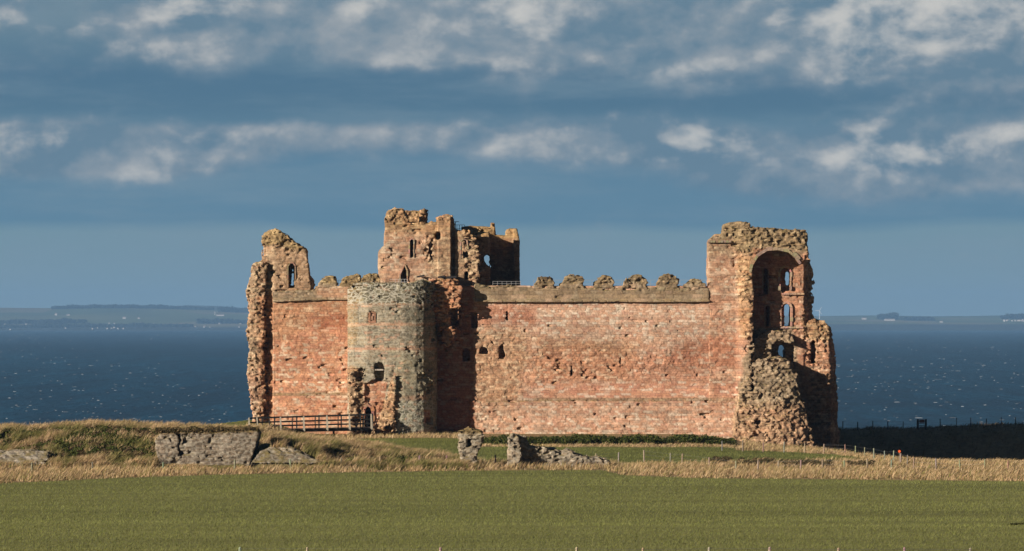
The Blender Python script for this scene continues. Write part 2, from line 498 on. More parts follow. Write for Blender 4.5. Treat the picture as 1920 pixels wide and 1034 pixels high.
def crop_band(X, Y):
    w = Y + .012 * X + 2.5 * (vnoise(X / 18, Y * 0, X * 0, 58) - .5)
    b = 1 - .10 * (1 - sstep(188, 193, w)) + .10 * np.exp(-((w - 195.5) / 1.6) ** 2) + .07 * sstep(225, 255, w)
    b = b + .16 * (fbm(X / 60, Y / 5, X * 0, 2, 59) - .5) - .10 * np.exp(-((w - 208) / 1.0) ** 2) - .08 * np.exp(-((w - 221) / .9) ** 2)
    return b

def ground_cols(X, Y):
    crop, dry, lawn = zones(X, Y)
    px = CX + X / Y * F
    st = fbm(X / 26 + Y * .02, Y / 1.3 + 1.2 * vnoise(X / 14, Y / 9, X * 0, 50), X * 0, 4, 51)
    st2 = fbm(X / 90, Y / 9, X * 0, 2, 52)
    cc = np.array((.175, .178, .055)) * (.62 + .45 * st + .36 * st2)[:, None]
    cc = cc * crop_band(X, Y)[:, None]
    far = sstep(190, 255, Y)[:, None]
    cc = cc * (1 - .12 * far) + np.array((.012, .004, .006)) * st2[:, None]
    dc = np.array((.27, .19, .095)) * (.6 + .6 * fbm(X / 2, Y / 2, X * 0, 3, 53))[:, None]
    mound = ((px < 870) & (Y > 268) & (Y < 300))[:, None] * .75
    dc = dc * (1 - mound) + np.array((.12, .105, .038)) * mound * (.5 + fbm(X / 1.3, Y / 1.3, X * 0, 3, 57))[:, None]
    lc = np.array((.125, .135, .034)) * (.75 + .5 * fbm(X / 6, Y / 3, X * 0, 3, 54))[:, None]
    c = cc * crop[:, None] + dc * dry[:, None] + lc * lawn[:, None]
    cliff = sstep(-2.0, -4.5, terrain(X, Y)) * (Y > 330) * (1 - sstep(27, 30, X) * (Y < 382)); cliff = cliff[:, None]
    return c * (1 - cliff) + np.array((.16, .12, .09)) * cliff

def axis(parts):
    r = []
    for a, b, h in parts: r += list(np.arange(a, b - 1e-6, h))
    return np.array(r + [parts[-1][1]])
gx = axis([(-700, -200, 25), (-200, -62, 4), (-62, 62, .4), (62, 200, 4), (200, 700, 25)])
gy = axis([(-250, 100, 25), (100, 240, 2), (240, 305, .3), (305, 410, .5), (410, 420, 5)])
GX, GY = np.meshgrid(gx, gy, indexing='ij')
YS = np.maximum(GY, 120.0)
gz = terrain(GX, YS).ravel()
nxg, nyg = GX.shape
ii = np.arange(nxg * nyg).reshape(nxg, nyg)
gq = np.stack([ii[:-1, :-1], ii[1:, :-1], ii[1:, 1:], ii[:-1, 1:]], -1).reshape(-1, 4)
g = new_mesh('ground', np.stack([GX.ravel(), GY.ravel(), gz], 1), quads=gq, mat=GROUND, cols=ground_cols(GX.ravel(), YS.ravel()), smooth=True)
tag(g, 'field and turf headland in front of the sea', kind='structure')
print('terrain', time.time() - T0)

# ------------------------------------------------------------------ sea and far shore
sx, sy = 14000., 19000.
sea = new_mesh('sea', [(-sx, 380, SEA), (sx, 380, SEA), (sx, sy, SEA), (-sx, sy, SEA)], faces=[[0, 1, 2, 3]], mat=SEAM)
tag(sea, 'dark blue choppy sea with white caps', kind='structure')

def foam():
    V = []; T = []; C = []
    rr = random.Random(5)
    n = 0
    tot = 0
    while tot < 1700:
        py = 622 + 178 * rr.random() ** 1.25
        Y = 40 * F / (py - HY)
        if Y > 13500: continue
        px = rr.uniform(-500, 2420)
        X = (px - CX) / F * Y
        if fbm(np.array([X / 350.]), np.array([Y / 1500.]), np.array([0.]), 3, 90)[0] < .4 + .2 * rr.random(): continue
        tot += 1
        s = (Y / 2600.) ** .6 * (.72 if Y < 2300 else .9)
        L = rr.uniform(.7, 2.6) * s * (2.4 if rr.random() < .12 else 1); H = rr.uniform(.10, .36) * s
        fb = rr.uniform(.08, .34); m = 7; b = len(V); sl = rr.uniform(-.5, .3)
        for i in range(m):
            t = i / (m - 1); w = math.sin(math.pi * (t * .94 + .03)) ** .6 * rr.uniform(.4, 1.0)
            x = X + (t - .5) * L; y = Y + (t - .5) * L * sl
            V += [(x, y - H * 1.3 * w - .2, SEA + .02), (x, y, SEA + .1 + H * w), (x, y + H * w, SEA + .02)]
            C += [(fb, fb * 1.1, fb * 1.2)] * 3
        for i in range(m - 1):
            for k in (0, 1):
                a = b + i * 3 + k; T += [(a, a + 3, a + 4), (a, a + 4, a + 1)]
    o = new_mesh('sea_foam', V, tris=T, mat=FOAM, cols=np.array(C))
    tag(o, 'white foam crests scattered over the sea', 'foam', kind='stuff')
foam()

TOPL = [(-400, 577), (0, 577), (100, 578), (180, 577), (300, 579), (420, 582), (480, 584), (700, 588), (1000, 590), (1300, 592), (1540, 593), (1650, 592), (1750, 594), (1920, 592), (2400, 590)]
CLF = [(-400, 0), (300, 0), (470, 1), (900, 4), (1500, 9), (1600, 10), (1920, 9), (2400, 9)]
def far_land(X, Y):
    px = CX + X / Y * F
    Y0 = 15000 + 500 * (fbm(X / 1500, X * 0, X * 0, 3, 61) - .5)
    top = EYE + (HY - interp_px(TOPL, px)) / F * 18000
    t = np.clip((Y - Y0) / 3000., -1, 1.6)
    cl = interp_px(CLF, px) / F * 15000
    t1 = np.clip(t, 0, 1)
    z = SEA + cl * sstep(0, .05, t) + (top - SEA - cl) * np.where(t1 < .25, t1 * 1.1, .275 + (t1 - .25) * .967)
    z = z + 9 * (fbm(X / 700, Y / 900, X * 0, 3, 62) - .5) * sstep(.1, .5, t)
    z = np.where(t <= 0, SEA - 3, z)
    z = z - 60 * sstep(1.1, 1.6, t)
    return z
fx = np.linspace(-5200, 5200, 420); fy = np.concatenate([np.linspace(14500, 15600, 30), np.linspace(15650, 18900, 60)])
FX, FY = np.meshgrid(fx, fy, indexing='ij'); fz = far_land(FX, FY)
ii = np.arange(FX.size).reshape(FX.shape)
fq = np.stack([ii[:-1, :-1], ii[1:, :-1], ii[1:, 1:], ii[:-1, 1:]], -1).reshape(-1, 4)
xr, yr = FX.ravel(), FY.ravel()
pc, pid = cell(xr / 420., yr / 800., xr * 0 + .5, 63)
fc = np.array([(.10, .12, .04), (.16, .14, .07), (.075, .10, .035), (.12, .13, .05)])[(pid * 3.999).astype(int)]
pxf = CX + xr / yr * F
low = 1 - sstep(.06, .20, (yr - 15000) / 3000. + .1 * (fbm(xr / 300, yr / 400, xr * 0, 3, 64) - .5))
fc = fc * (1 - low[:, None]) + np.array((.03, .035, .028)) * low[:, None]
o = new_mesh('far_shore', np.stack([xr, yr, fz.ravel()], 1), quads=fq, mat=LAND, cols=fc, smooth=True)
tag(o, 'far farmland shore across the water', kind='structure')

def far_wood(name, label, px0, px1, Y, hgt, dens, seed, gaps=.35):
    """belt of trees: leaf clumps the size of crowns"""
    rr = np.random.default_rng(seed)
    n = int((px1 - px0) * dens)
    px = rr.uniform(px0, px1, n); y = Y + rr.uniform(-60, 60, n); x = (px - CX) / F * Y
    keep = fbm(x / 250., y * 0, y * 0, 3, seed) > gaps
    x, y = x[keep], y[keep]; n = len(x)
    zb = far_land(x, y); h = hgt * (.55 + .6 * fbm(x / 60., y * 0, y * 0, 2, seed + 3)) * rr.uniform(.75, 1.1, n)
    V = []; Q = []
    dirs = rr.normal(size=(n, 3, 3)); dirs /= np.linalg.norm(dirs, axis=2)[:, :, None]
    Vs = []; Ts = []
    for k in range(7):
        c = np.stack([x + rr.uniform(-6, 6, n), y + rr.uniform(-6, 6, n), zb + h * rr.uniform(.1, .95, n)], 1)
        r = rr.uniform(2.5, 6.0, n)
        a = rr.normal(size=(n, 3)); b = rr.normal(size=(n, 3))
        a /= np.linalg.norm(a, axis=1)[:, None]; b /= np.linalg.norm(b, axis=1)[:, None]
        P = np.stack([c + a * r[:, None], c + b * r[:, None], c - a * r[:, None], c - b * r[:, None]], 1)
        Vs.append(P.reshape(-1, 3)); Ts.append(np.arange(n * 4).reshape(n, 4) + k * n * 4)
    V = np.concatenate(Vs); Q = np.concatenate(Ts)
    cl = np.array((.035, .042, .028)) * rr.uniform(.6, 1.4, (len(V), 1))
    o = new_mesh(name, V, quads=Q, mat=LEAF, cols=cl)
    tag(o, label, 'wood', kind='stuff')
far_wood('far_wood', 'long dark wood along the skyline ridge left of the castle', 100, 400, 17900, 18, 5, 201, .2)
far_wood('far_wood', 'thin shelter belt on the far skyline beside the left tower', 410, 470, 17600, 26, 5, 202, .3)
far_wood('far_wood', 'dark trees running along the middle of the far left slope', 0, 470, 15750, 22, 4, 203, .42)
far_wood('far_wood', 'trees among the houses at the far left waterside', -60, 360, 15330, 16, 3, 204, .4)
far_wood('far_wood', 'bare hedgerow trees beside the farm on the far right shore', 1648, 1682, 16900, 34, 7, 205, .3)
far_wood('far_wood', 'low hazy wood on the middle of the far right shore', 1690, 1860, 16700, 20, 6, 206, .33)
far_wood('far_wood', 'dark wood at the right edge of the far shore', 1880, 2000, 16900, 26, 6, 207, .2)

def far_house(px, Y, w, h, label, group, rot=0.):
    x = (px - CX) / F * Y; z = float(far_land(np.array([x]), np.array([Y]))[0]) - .5
    w *= .75; h *= .75; d = 9.; rf = h * .55
    V = [(-w / 2, -d / 2, 0), (w / 2, -d / 2, 0), (w / 2, d / 2, 0), (-w / 2, d / 2, 0), (-w / 2, -d / 2, h), (w / 2, -d / 2, h), (w / 2, d / 2, h), (-w / 2, d / 2, h), (-w / 2, 0, h + rf), (w / 2, 0, h + rf)]
    fcs = [[0, 1, 5, 4], [1, 2, 6, 9, 5], [2, 3, 7, 6], [3, 0, 4, 8, 7]]
    roof = [[4, 5, 9, 8], [6, 7, 8, 9]]
    me = bpy.data.meshes.new('far_house'); me.from_pydata(V, [], fcs + roof)
    a = me.color_attributes.new('Col', 'FLOAT_COLOR', 'CORNER')
    for p in me.polygons:
        for li in p.loop_indices: a.data[li].color = (.42, .41, .39, 1) if p.index < 4 else (.17, .13, .12, 1)
    me.materials.append(PAINT)
    o = bpy.data.objects.new('far_house', me); COL.objects.link(o); o.location = (x, Y, z); o.rotation_euler.z = rot
    tag(o, label, 'house', group, 'thing')
    return o
rr = random.Random(3)
for i in range(46):
    px = rr.uniform(0, 300) if i < 36 else rr.uniform(300, 460)
    far_house(px, 15080 + rr.random() * 620, rr.uniform(5, 10), rr.uniform(4, 7), 'tiny pale house of the waterside village on the far left shore', 'houses of the far left village', rr.uniform(-.5, .5))
for i in range(14):
    far_house(rr.uniform(1878, 1925), 16150 + rr.random() * 150, rr.uniform(8, 14), rr.uniform(5, 9), 'tiny pale house at the right edge of the far shore', 'houses of the far right village', rr.uniform(-.5, .5))
far_house(105, 16900, 16, 11, 'white farmhouse alone on the upper left far slope', None)
far_house(128, 16850, 22, 6, 'low white farm shed right of the lone white farmhouse', None)
far_house(260, 16300, 13, 8, 'white cottage in the middle of the far left slope', None)
far_house(233, 16300, 20, 10, 'pinkish house left of the white cottage on the far slope', None)
far_house(120, 15800, 16, 13, 'pale tall house above the village at the far left shore', None)
far_house(413, 16800, 50, 8, 'long white farm range beside the thin mast on the far shore', None)
far_house(1668, 16400, 66, 9, 'long pale barn below the bare trees on the far right shore', None)
far_house(1620, 16900, 30, 9, 'white farm buildings on the skyline of the far right shore', None)
far_house(1765, 15900, 18, 7, 'small pale cottage in the middle of the far right shore', None)

def turbine(px, pyb, pyt, Y, label, blades=True):
    x, zb = W(px, pyb, Y); _, zt = W(px, pyt, Y)
    e = empty('wind_turbine', (x, Y, zb - 4), label, 'wind turbine' if blades else 'mast')
    m = MB(); r0, r1 = 1.6, .8
    n = 8
    V = [(x + r * math.cos(k * math.tau / n), Y + r * math.sin(k * math.tau / n), zz) for r, zz in ((r0, zb - 4), (r1, zt)) for k in range(n)]
    fs = [[k, (k + 1) % n, n + (k + 1) % n, n + k] for k in range(n)] + [list(range(n, 2 * n))]
    new_mesh('mast', V, faces=fs, mat=PAINT, parent=e, cols=[(.75, .75, .75)] * len(V))
    if blades:
        mm = MB(); mm.box(x - 1.4, x + 1.4, Y - 4, Y + 3, zt - 1, zt + 1.8, (.75, .75, .75)); mm.build('nacelle', PAINT, e)
        for k in range(3):
            a = .55 + k * math.tau / 3; L = (zt - zb) * .55
            b = MB(); c = Vector((x, Y - 4.5, zt + .4)); tip = c + Vector((math.sin(a), 0, math.cos(a))) * L
            b.bar(c, tip, 1.5, .5, (0, 1, 0), (.75, .75, .75)); b.build('blade', PAINT, e)
    return e
turbine(1536.5, 597, 583, 16300, 'tiny white wind turbine on the far shore just right of the castle')
t = turbine(403, 594, 584, 16900, 'thin white mast on the far left shore beside a farm', False)
t.name = 'radio_mast'
# a second, higher ridge far behind
hx = np.linspace(-4600, 4600, 160)
hy = np.linspace(19400, 20600, 12)
HX, HYY = np.meshgrid(hx, hy, indexing='ij')
pxh = CX + HX / HYY * F
hz = -10 + (EYE + (HY - interp_px([(-600, 590), (230, 582), (300, 576), (350, 573), (410, 575), (480, 580), (700, 590), (2500, 597)], pxh)) / F * 20000 + 10) * np.sin(np.pi * np.clip((HYY - 19400) / 2400, 0, .5)) + 6 * fbm(HX / 300, HYY / 300, HX * 0, 2, 66)
ii = np.arange(HX.size).reshape(HX.shape)
hq = np.stack([ii[:-1, :-1], ii[1:, :-1], ii[1:, 1:], ii[:-1, 1:]], -1).reshape(-1, 4)
o = new_mesh('hills', np.stack([HX.ravel(), HYY.ravel(), hz.ravel()], 1), quads=hq, mat=LAND, cols=np.tile((.06, .07, .05), (HX.size, 1)), smooth=True)
tag(o, 'faint blue hill on the horizon', kind='structure')
print('far', time.time() - T0)

# ------------------------------------------------------------------ the castle
castle = empty('castle_ruin', (0, 352, 0), 'ruined red sandstone castle with broken towers and a long curtain wall', 'castle')
def part(o, label):
    o['label'] = label; return o

def ring(name, inner, t, ya, yb, Y, parent, col, top_only=False):
    """dressed stone surround following an opening outline (list of px points from left foot over the top to the right foot)"""
    P = [Vector(W(a, b, Y)) for a, b in inner]
    cx = sum(p.x for p in P) / len(P)
    m = MB(); rr = random.Random(len(inner) + int(inner[0][0]))
    # resample
    pts = []
    for a, b in zip(P[:-1], P[1:]):
        L = (b - a).length; n = max(1, int(round(L / .45)))
        pts += [a.lerp(b, i / n) for i in range(n)]
    pts.append(P[-1])
    nrm = []
    for i in range(len(pts)):
        d = (pts[min(i + 1, len(pts) - 1)] - pts[max(i - 1, 0)]).normalized()
        nrm.append(Vector((-d.y, d.x)))
    for i in range(len(pts) - 1):
        a, b = pts[i].lerp(pts[i + 1], .02), pts[i].lerp(pts[i + 1], .98); na, nb = nrm[i], nrm[i + 1]
        tt = t * rr.uniform(.6, 1.35); yy = ya - rr.uniform(0, .03)
        c = tuple(v * rr.uniform(.8, 1.15) for v in col)
        q = [a, b, b + nb * tt, a + na * tt]
        m.hexa([(p.x, yy, p.y) for p in q] + [(p.x, yb, p.y) for p in q], c)
    return m.build(name, STONE, parent)

BASEPX = 900
Yw = 352.0
# --- right curtain wall
s = Solid(-9.3, 24.5, 349.6, 357.2, -2.2, 16.6, .11, 101)
s.add([(800, 536), (1345, 536), (1345, 566), (1400, 566), (1400, BASEPX), (800, BASEPX)], Yw, 356.2)
zt = EYE - (745 - HY) / F * Yw
s.D = np.minimum(s.D, s._slab(s.px([(880, 752), (1400, 752), (1400, BASEPX), (880, BASEPX)], Yw), Yw - .16, 354))
# broken flank of the gate tower, torn off above
ya = np.broadcast_to(350.2 + .10 * np.clip(EYE - (560 - HY) / F * 351 - s.ZZ, 0, 9), s.XX.shape)
s.add([(806, 524), (858, 526), (868, 540), (862, 565), (858, 600), (850, 640), (840, 648), (832, 640), (824, 612), (806, 600)], ya, 353, 351)
s.sub([(845, 572), (858, 574), (861, 590), (857, 612), (846, 614), (842, 590)], 349, 352.6, 350.5)
s.sub([(884, 588), (895, 588), (896, 615), (884, 616)], 351, 353, Yw)
s.sub([(868, 657), (874, 653), (881, 658), (881, 676), (868, 676)], 351, 353, Yw)
s.sub([(899, 654), (903, 650), (909, 650), (914, 655), (915, 664), (899, 664)], 351, 353.2, Yw)
s.sub([(936, 650), (940, 644), (945, 650), (948, 671), (935, 672)], 351, 353.2, Yw)
s.sub([(948.5, 583), (952.5, 583), (952.5, 602), (949, 602)], 351, 353, Yw)
s.sub([(1070, 686), (1074, 686), (1073, 705), (1070, 705)], 351, 353, Yw)
s.sub([(1161, 671), (1164, 670), (1164, 690), (1161, 690)], 351, 353, Yw)
s.roughen([(806, 520), (865, 520), (868, 640), (838, 660), (800, 620)], Yw, .32)
s.roughen([(885, 610), (960, 620), (1010, 650), (1100, 640), (1170, 660), (1300, 650), (1330, 690), (1180, 715), (1000, 720), (960, 760), (930, 830), (880, 840)], Yw, .085, 2)
s.roughen([(880, 752), (1400, 752), (1400, 830), (880, 830)], Yw, .05, 1.)
s.smooth([(1010, 719), (1400, 717), (1400, 746), (1030, 747)], Yw, .75)
s.smooth([(1010, 570), (1400, 570), (1400, 632), (1010, 632)], Yw, .4, 2)
s.B = .055; s.pit = .02; s.lo = .045
Z = s.zone
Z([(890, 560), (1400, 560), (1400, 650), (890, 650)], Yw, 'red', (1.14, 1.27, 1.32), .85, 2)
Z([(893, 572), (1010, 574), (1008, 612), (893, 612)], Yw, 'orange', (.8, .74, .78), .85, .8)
Z([(905, 615), (1000, 620), (960, 830), (880, 840), (885, 620)], Yw, 'brown', (1.12, 1.02, .95), .75, 2)
Z([(1005, 635), (1200, 640), (1180, 715), (990, 715)], Yw, 'brown', (1.08, .92, .84), .75, 1.5)
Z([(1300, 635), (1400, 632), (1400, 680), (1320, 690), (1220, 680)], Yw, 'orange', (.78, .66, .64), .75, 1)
Z([(1020, 650), (1400, 690), (1400, 718), (990, 718)], Yw, 'orange', (.92, .86, .86), .5, 1)
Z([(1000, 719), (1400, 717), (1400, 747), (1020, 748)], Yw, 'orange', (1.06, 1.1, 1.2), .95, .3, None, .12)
Z([(1000, 747), (1400, 746), (1400, 752), (1000, 752)], Yw, 'parapet', (.9, .9, .85), .8, .2, None, .05)
Z([(880, 758), (1400, 756), (1400, 840), (880, 840)], Yw, 'red', (1.14, 1.2, 1.2), .7, 1)
Z([(806, 520), (888, 520), (890, 850), (800, 850)], Yw, 'orange', (.62, .52, .52), .85, .4, None, .15)  # gate tower's cast shadow deepened by a dark tint on the stone
Z([(806, 520), (868, 520), (862, 590), (845, 650), (820, 620)], Yw, 'brown', (1.05, .85, .75), .7, .5)
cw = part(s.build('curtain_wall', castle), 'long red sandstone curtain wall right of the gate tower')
print('wall', time.time() - T0)

# parapet of the right wall, its string course and six weathered merlons
s = Solid(-4.2, 21.0, 351.2, 353.6, 12.4, 16.5, .11, 102); s.pal = 'parapet'; s.course = (.4, .8); s.B = .04; s.pit = .01
s.add([(890, 533), (930, 537), (960, 535), (1000, 540), (1330, 540), (1330, 565.5), (890, 565.5)], Yw - .22, 352.9)
s.add([(890, 563), (1332, 563), (1332, 567), (890, 567)], Yw - .38, 352.5)
s.roughen([(885, 525), (1335, 525), (1335, 541), (885, 541)], Yw, .15)
s.zone([(885, 525), (1000, 525), (1335, 532), (1335, 541), (885, 541)], Yw, 'rubble', (.85, .75, .55), .8, .5)
pp = s.build('parapet', cw)
MER = [(998, 1040, 518), (1047, 1096, 516), (1109, 1152, 518), (1164, 1214, 516), (1227, 1273, 515.5), (1277, 1326, 524)]
for i, (a, b, t) in enumerate(MER):
    x0, _ = W(a, 0, Yw); x1, _ = W(b, 0, Yw)
    s = Solid(x0 - .7, x1 + .7, 350.9, 353.7, 14.2, 17.0, .1, 110 + i); s.pal = 'parapet'; s.B = .08; s.lo = .1
    w = b - a
    s.add([(a, 541), (a + .08 * w, 533), (a + .28 * w, t + 4), (a + .45 * w, t), (a + .78 * w, t + 1), (a + .96 * w, t + 8), (b, 530), (b - 2, 536), (b, 541)], Yw - .2, 352.95)
    s.roughen([(a - 8, t - 8), (b + 8, t - 8), (b + 8, 534), (a - 8, 534)], Yw, .2, .4)
    s.zone([(a - 8, t - 8), (b + 8, t - 8), (b + 8, 534), (a - 8, 534)], Yw, 'rubble', (.74, .62, .45), .85, .4)
    s.build('merlon', cw)

# --- left curtain wall
s = Solid(-25.0, -15.0, 349.6, 358.6, -1.5, 16.2, .11, 103); s.pal = 'orange'
ya = 352.3 - .7 * np.clip((s.x + 24.6) / 8.2, 0, 1)
s.add([(512, 550), (600, 545), (668, 541), (668, BASEPX), (512, BASEPX)], ya, 358, 353)
s.add([(512, 740), (668, 737), (668, BASEPX), (512, BASEPX)], ya - .12, 355, 353)
s.B = .06; s.pit = .018
s.roughen([(506, 545), (600, 560), (560, 600), (506, 640)], 353, .06)
s.zone([(506, 545), (660, 545), (660, 590), (575, 596), (545, 640), (506, 640)], 353, 'brown', (1.15, .95, .85), .65, 1.5)
s.zone([(586, 590), (652, 590), (652, 612), (590, 625)], 353, 'orange', (.7, .55, .5), .8, .8)
s.zone([(506, 735), (660, 733), (660, 741), (506, 743)], 353, 'parapet', (.9, .9, .85), .8, .2, None, .08)
s.zone([(506, 700), (660, 700), (660, 736), (506, 738)], 353, 'orange', (1.08, 1.1, 1.1), .7, .5)
cl = part(s.build('curtain_wall', castle), 'short orange curtain wall left of the gate tower')
s = Solid(-24.6, -15.3, 349.9, 355.6, 13.4, 16.0, .11, 104); s.pal = 'parapet'; s.B = .05
ya = 352.1 - .7 * np.clip((s.x + 24.6) / 8.2, 0, 1)
s.add([(512, 546), (590, 543), (592, 537), (668, 536), (668, 563), (512, 566)], ya, ya + 1.1, 353)
s.add([(512, 562), (668, 559), (668, 563), (512, 566)], ya - .14, ya + .5, 353)
s.zone([(585, 530), (670, 530), (670, 558), (595, 558)], 353, 'orange', (1, 1, 1), .5, .5)
s.roughen([(505, 538), (600, 538), (600, 550), (505, 556)], 353, .12)
s.build('parapet', cl)
for i, (a, b, t) in enumerate([(597, 632, 520), (636, 678, 516), (675, 712, 515)]):
    x0, _ = W(a, 0, 353); x1, _ = W(b, 0, 353)
    s = Solid(x0 - .7, x1 + .7, 349.8, 355.6, 14.0, 17.0, .1, 120 + i); s.pal = 'parapet'; s.lo = .1; s.B = .08
    ya = 352.12 - .7 * np.clip((s.x + 24.6) / 8.2, 0, 1)
    w = b - a
    s.add([(a, 540), (a + .06 * w, 534), (a + .25 * w, t + 3), (a + .5 * w, t), (a + .9 * w, t), (b, t + 9), (b, 540)], ya, ya + 1.15, 353)
    s.roughen([(a - 8, t - 8), (b + 8, t - 8), (b + 8, 533), (a - 8, 533)], 353, .2, .4)
    s.zone([(a - 8, t - 8), (b + 8, t - 8), (b + 8, 533), (a - 8, 533)], 353, 'rubble', (.85, .68, .42), .85, .4)
    s.build('merlon', cl)

# --- left corner tower
s = Solid(-28.6, -19.6, 348.0, 360.2, -3.5, 22.0, .115, 105); s.pal = 'brown'
X513 = W(513, 0, 351)[0]
yl = 352.6 + .0 * s.x
bulge = 352.0 + .13 * np.abs(s.x - W(474, 0, 350)[0]) ** 1.3
s.add([(462, 548), (466, 535), (468, 502), (474, 495), (489, 491), (500, 494), (493, 560), (493, BASEPX), (478, BASEPX), (474, 795), (469, 745), (463, 700), (467, 655), (460, 622), (466, 585)], bulge, 358.5, 351)
ya2 = 352.5 + np.maximum(0, X513 - s.x) * .3
s.add([(488, 494), (487, 442), (497, 431), (514, 431), (534, 441), (552, 458), (572, 467), (576, 500), (580, 538), (580, 550), (530, 560), (530, BASEPX), (486, BASEPX)], ya2, 356.0, 351.5)
s.add([(573, 545), (573, 515), (577, 517), (581, 522), (582, 550)], 356, 358.5, 352)
s.sub([(540, 540), (540, 500), (544, 494), (548, 494), (552, 500), (552, 540)], 350, 354.3, 352)
s.sub([(542, 536), (542, 506), (546, 502), (548, 506), (548, 536)], 350, 360, 352)
s.sub([(491, 480), (491, 462), (494, 458), (497, 462), (497, 480)], 350, 354.6, 352)
s.lo = .16; s.pit = .04; s.base_rough = .07
s.roughen([(450, 485), (500, 485), (508, 800), (450, 820)], 351, .24)
s.roughen([(480, 425), (520, 425), (580, 462), (560, 474), (520, 460), (482, 455)], 352, .3, .4)
s.zone([(480, 425), (520, 425), (580, 462), (560, 474), (520, 462), (482, 455)], 352, 'rubble', (.95, .74, .42), .75, .5)
s.zone([(486, 560), (515, 560), (515, 830), (484, 830)], 352, 'brown', (1.0, .72, .62), .7, .6)  # shade of the groove painted into the stone colour
s.zone([(515, 470), (580, 470), (582, 550), (515, 555)], 352, 'parapet', (1.25, 1.1, 1.05), .7, .5)
s.zone([(455, 700), (487, 700), (487, 830), (455, 830)], 352, 'red', (1, 1, 1), .5, 2)
tl = part(s.build('corner_tower', castle), 'jagged narrow remains of the left corner tower')
ring('window', [(540, 540), (540, 500), (544, 494), (548, 494), (552, 500), (552, 540)], .14, 352.5, 352.9, 352, tl, (.30, .20, .14))

# --- gate tower
PLAN = [(-16.75, 354), (-16.7, 350.1), (-16.1, 349.2), (-14.6, 348.5), (-12.6, 348.2), (-10.9, 348.15), (-9.7, 348.35), (-8.9, 348.7), (-8.2, 349.5), (-7.75, 350.6), (-7.6, 352), (-7.6, 356), (-16.75, 356)]
s = Solid(-18.2, -6.6, 346.4, 356.8, -1.8, 16.6, .11, 106); s.pal = 'grey'; s.course = (.24, .42)
A, B = np.meshgrid(s.x, s.y, indexing='ij')
ztop = 15.35 + .25 * (fbm(A / 1.5, B / 1.5, A * 0, 3, 44) - .5) - .5 * sstep(1.2, 0, A + 17.0) + .35 * np.exp(-((A + 9.2) / .8) ** 2)
s.plan(PLAN, -3, ztop)
Yg = 348.2
# left foot: blocked entrance recess with torn masonry on both sides
s.sub([(682, 722), (700, 712), (722, 714), (735, 722), (738, BASEPX), (682, BASEPX)], 346, 348.8, Yg)
s.sub([(668, 693), (676, 690), (682, 697), (680, 712), (676, 730), (672, 730), (672, 712), (668, 706)], 346, 349.3, Yg)
s.sub([(702, 681), (717, 681), (721, 692), (719, 711), (705, 713), (702, 700)], 346, 349.2, Yg)
s.sub([(683.5, BASEPX), (683.5, 772), (686, 765), (690, 762), (694, 765), (696.5, 772), (696.5, 800), (696.5, BASEPX)], 346, 351.6, 348.8)
s.add([(698, 806), (706, 795), (714, 776), (722, 752), (730, 730), (737, 712), (739, 700), (744, 712), (740, 760), (738, BASEPX), (690, BASEPX)], 347.75 + .3 * np.clip((W(744, 0, 348)[0] - s.x), 0, 2) , 349.6, Yg)
s.sub([(719, 818), (722, 800), (730, 788), (736, 786), (736, 830), (716, 830)], 346, 349.3, Yg)
ya = 347.6 + np.zeros_like(s.x)
s.add([(655, 712), (662, 696), (670, 700), (678, 730), (682, 760), (682, BASEPX), (655, BASEPX)], 348.35 + .35 * np.clip(s.x - W(660, 0, 348)[0], 0, 2), 350, Yg)
s.sub([(690, 606), (690, 590), (695, 584), (702, 584), (706, 590), (706, 606)], 346, 348.6, Yg)
s.sub([(797, 783), (812, 785), (812, 797), (797, 795)], 346, 350.2, Yg)
s.lo = .05; s.pit = .02; s.B = .06
s.roughen([(652, 690), (684, 690), (684, 830), (652, 830)], Yg, .3)
s.roughen([(698, 806), (714, 770), (730, 715), (735, 682), (742, 690), (741, 830), (690, 830)], Yg, .28)
s.roughen([(786, 695), (815, 695), (815, 745), (786, 745)], Yg, .3, .8)
s.roughen([(795, 520), (825, 520), (825, 575), (805, 570)], Yg, .3, .8)
s.roughen([(650, 524), (825, 524), (825, 545), (650, 548)], Yg, .12, .6)
Z = s.zone
Z([(645, 520), (830, 520), (830, 850), (645, 850)], Yg, 'grey', (1.09, 1.0, .98), 1, .1, .36)
Z([(645, 520), (830, 520), (830, 571), (645, 573)], Yg, 'grey', (.78, .76, .72), .95, .3, 1.0, .15)
Z([(645, 524), (672, 524), (670, 650), (645, 650)], Yg, 'parapet', (1, .95, .75), .7, .6)
for yb, w in ((572, .35), (609, .6), (655, .6)):
    Z([(640, yb - 3), (840, yb - 3), (840, yb + 2), (640, yb + 2)], Yg, 'orange', (.95, .95, .95), w, .15, 0, .06)
Z([(738, 699), (760, 699), (760, 705), (738, 705)], Yg, 'orange', (1, 1, 1), .9, .1, 0, .05)
Z([(738, 742), (800, 742), (800, 752), (738, 752)], Yg, 'red', (.85, .85, .8), .75, .3, 0, .2)
Z([(760, 575), (810, 575), (808, 608), (765, 606)], Yg, 'grey', (.72, .72, .72), .7, .8, .1)
Z([(735, 660), (815, 660), (815, 740), (735, 740)], Yg, 'grey', (1.1, 1.04, .97), .8, .5, .25)
Z([(740, 756), (815, 752), (815, 830), (735, 830)], Yg, 'grey', (1.1, 1.15, 1.15), .9, .5, .9)
Z([(650, 690), (684, 690), (684, 830), (650, 830)], Yg, 'brown', (.95, .9, .85), .9, .5, 0)
Z([(690, 830), (706, 790), (730, 715), (737, 690), (743, 690), (740, 830)], Yg, 'brown', (1, .9, .8), .9, .3, 0)
Z([(683, 722), (700, 712), (728, 716), (722, 745), (706, 800), (683, 800)], 349.2, 'orange', (1.0, .98, .98), .95, .15, 0, .1)
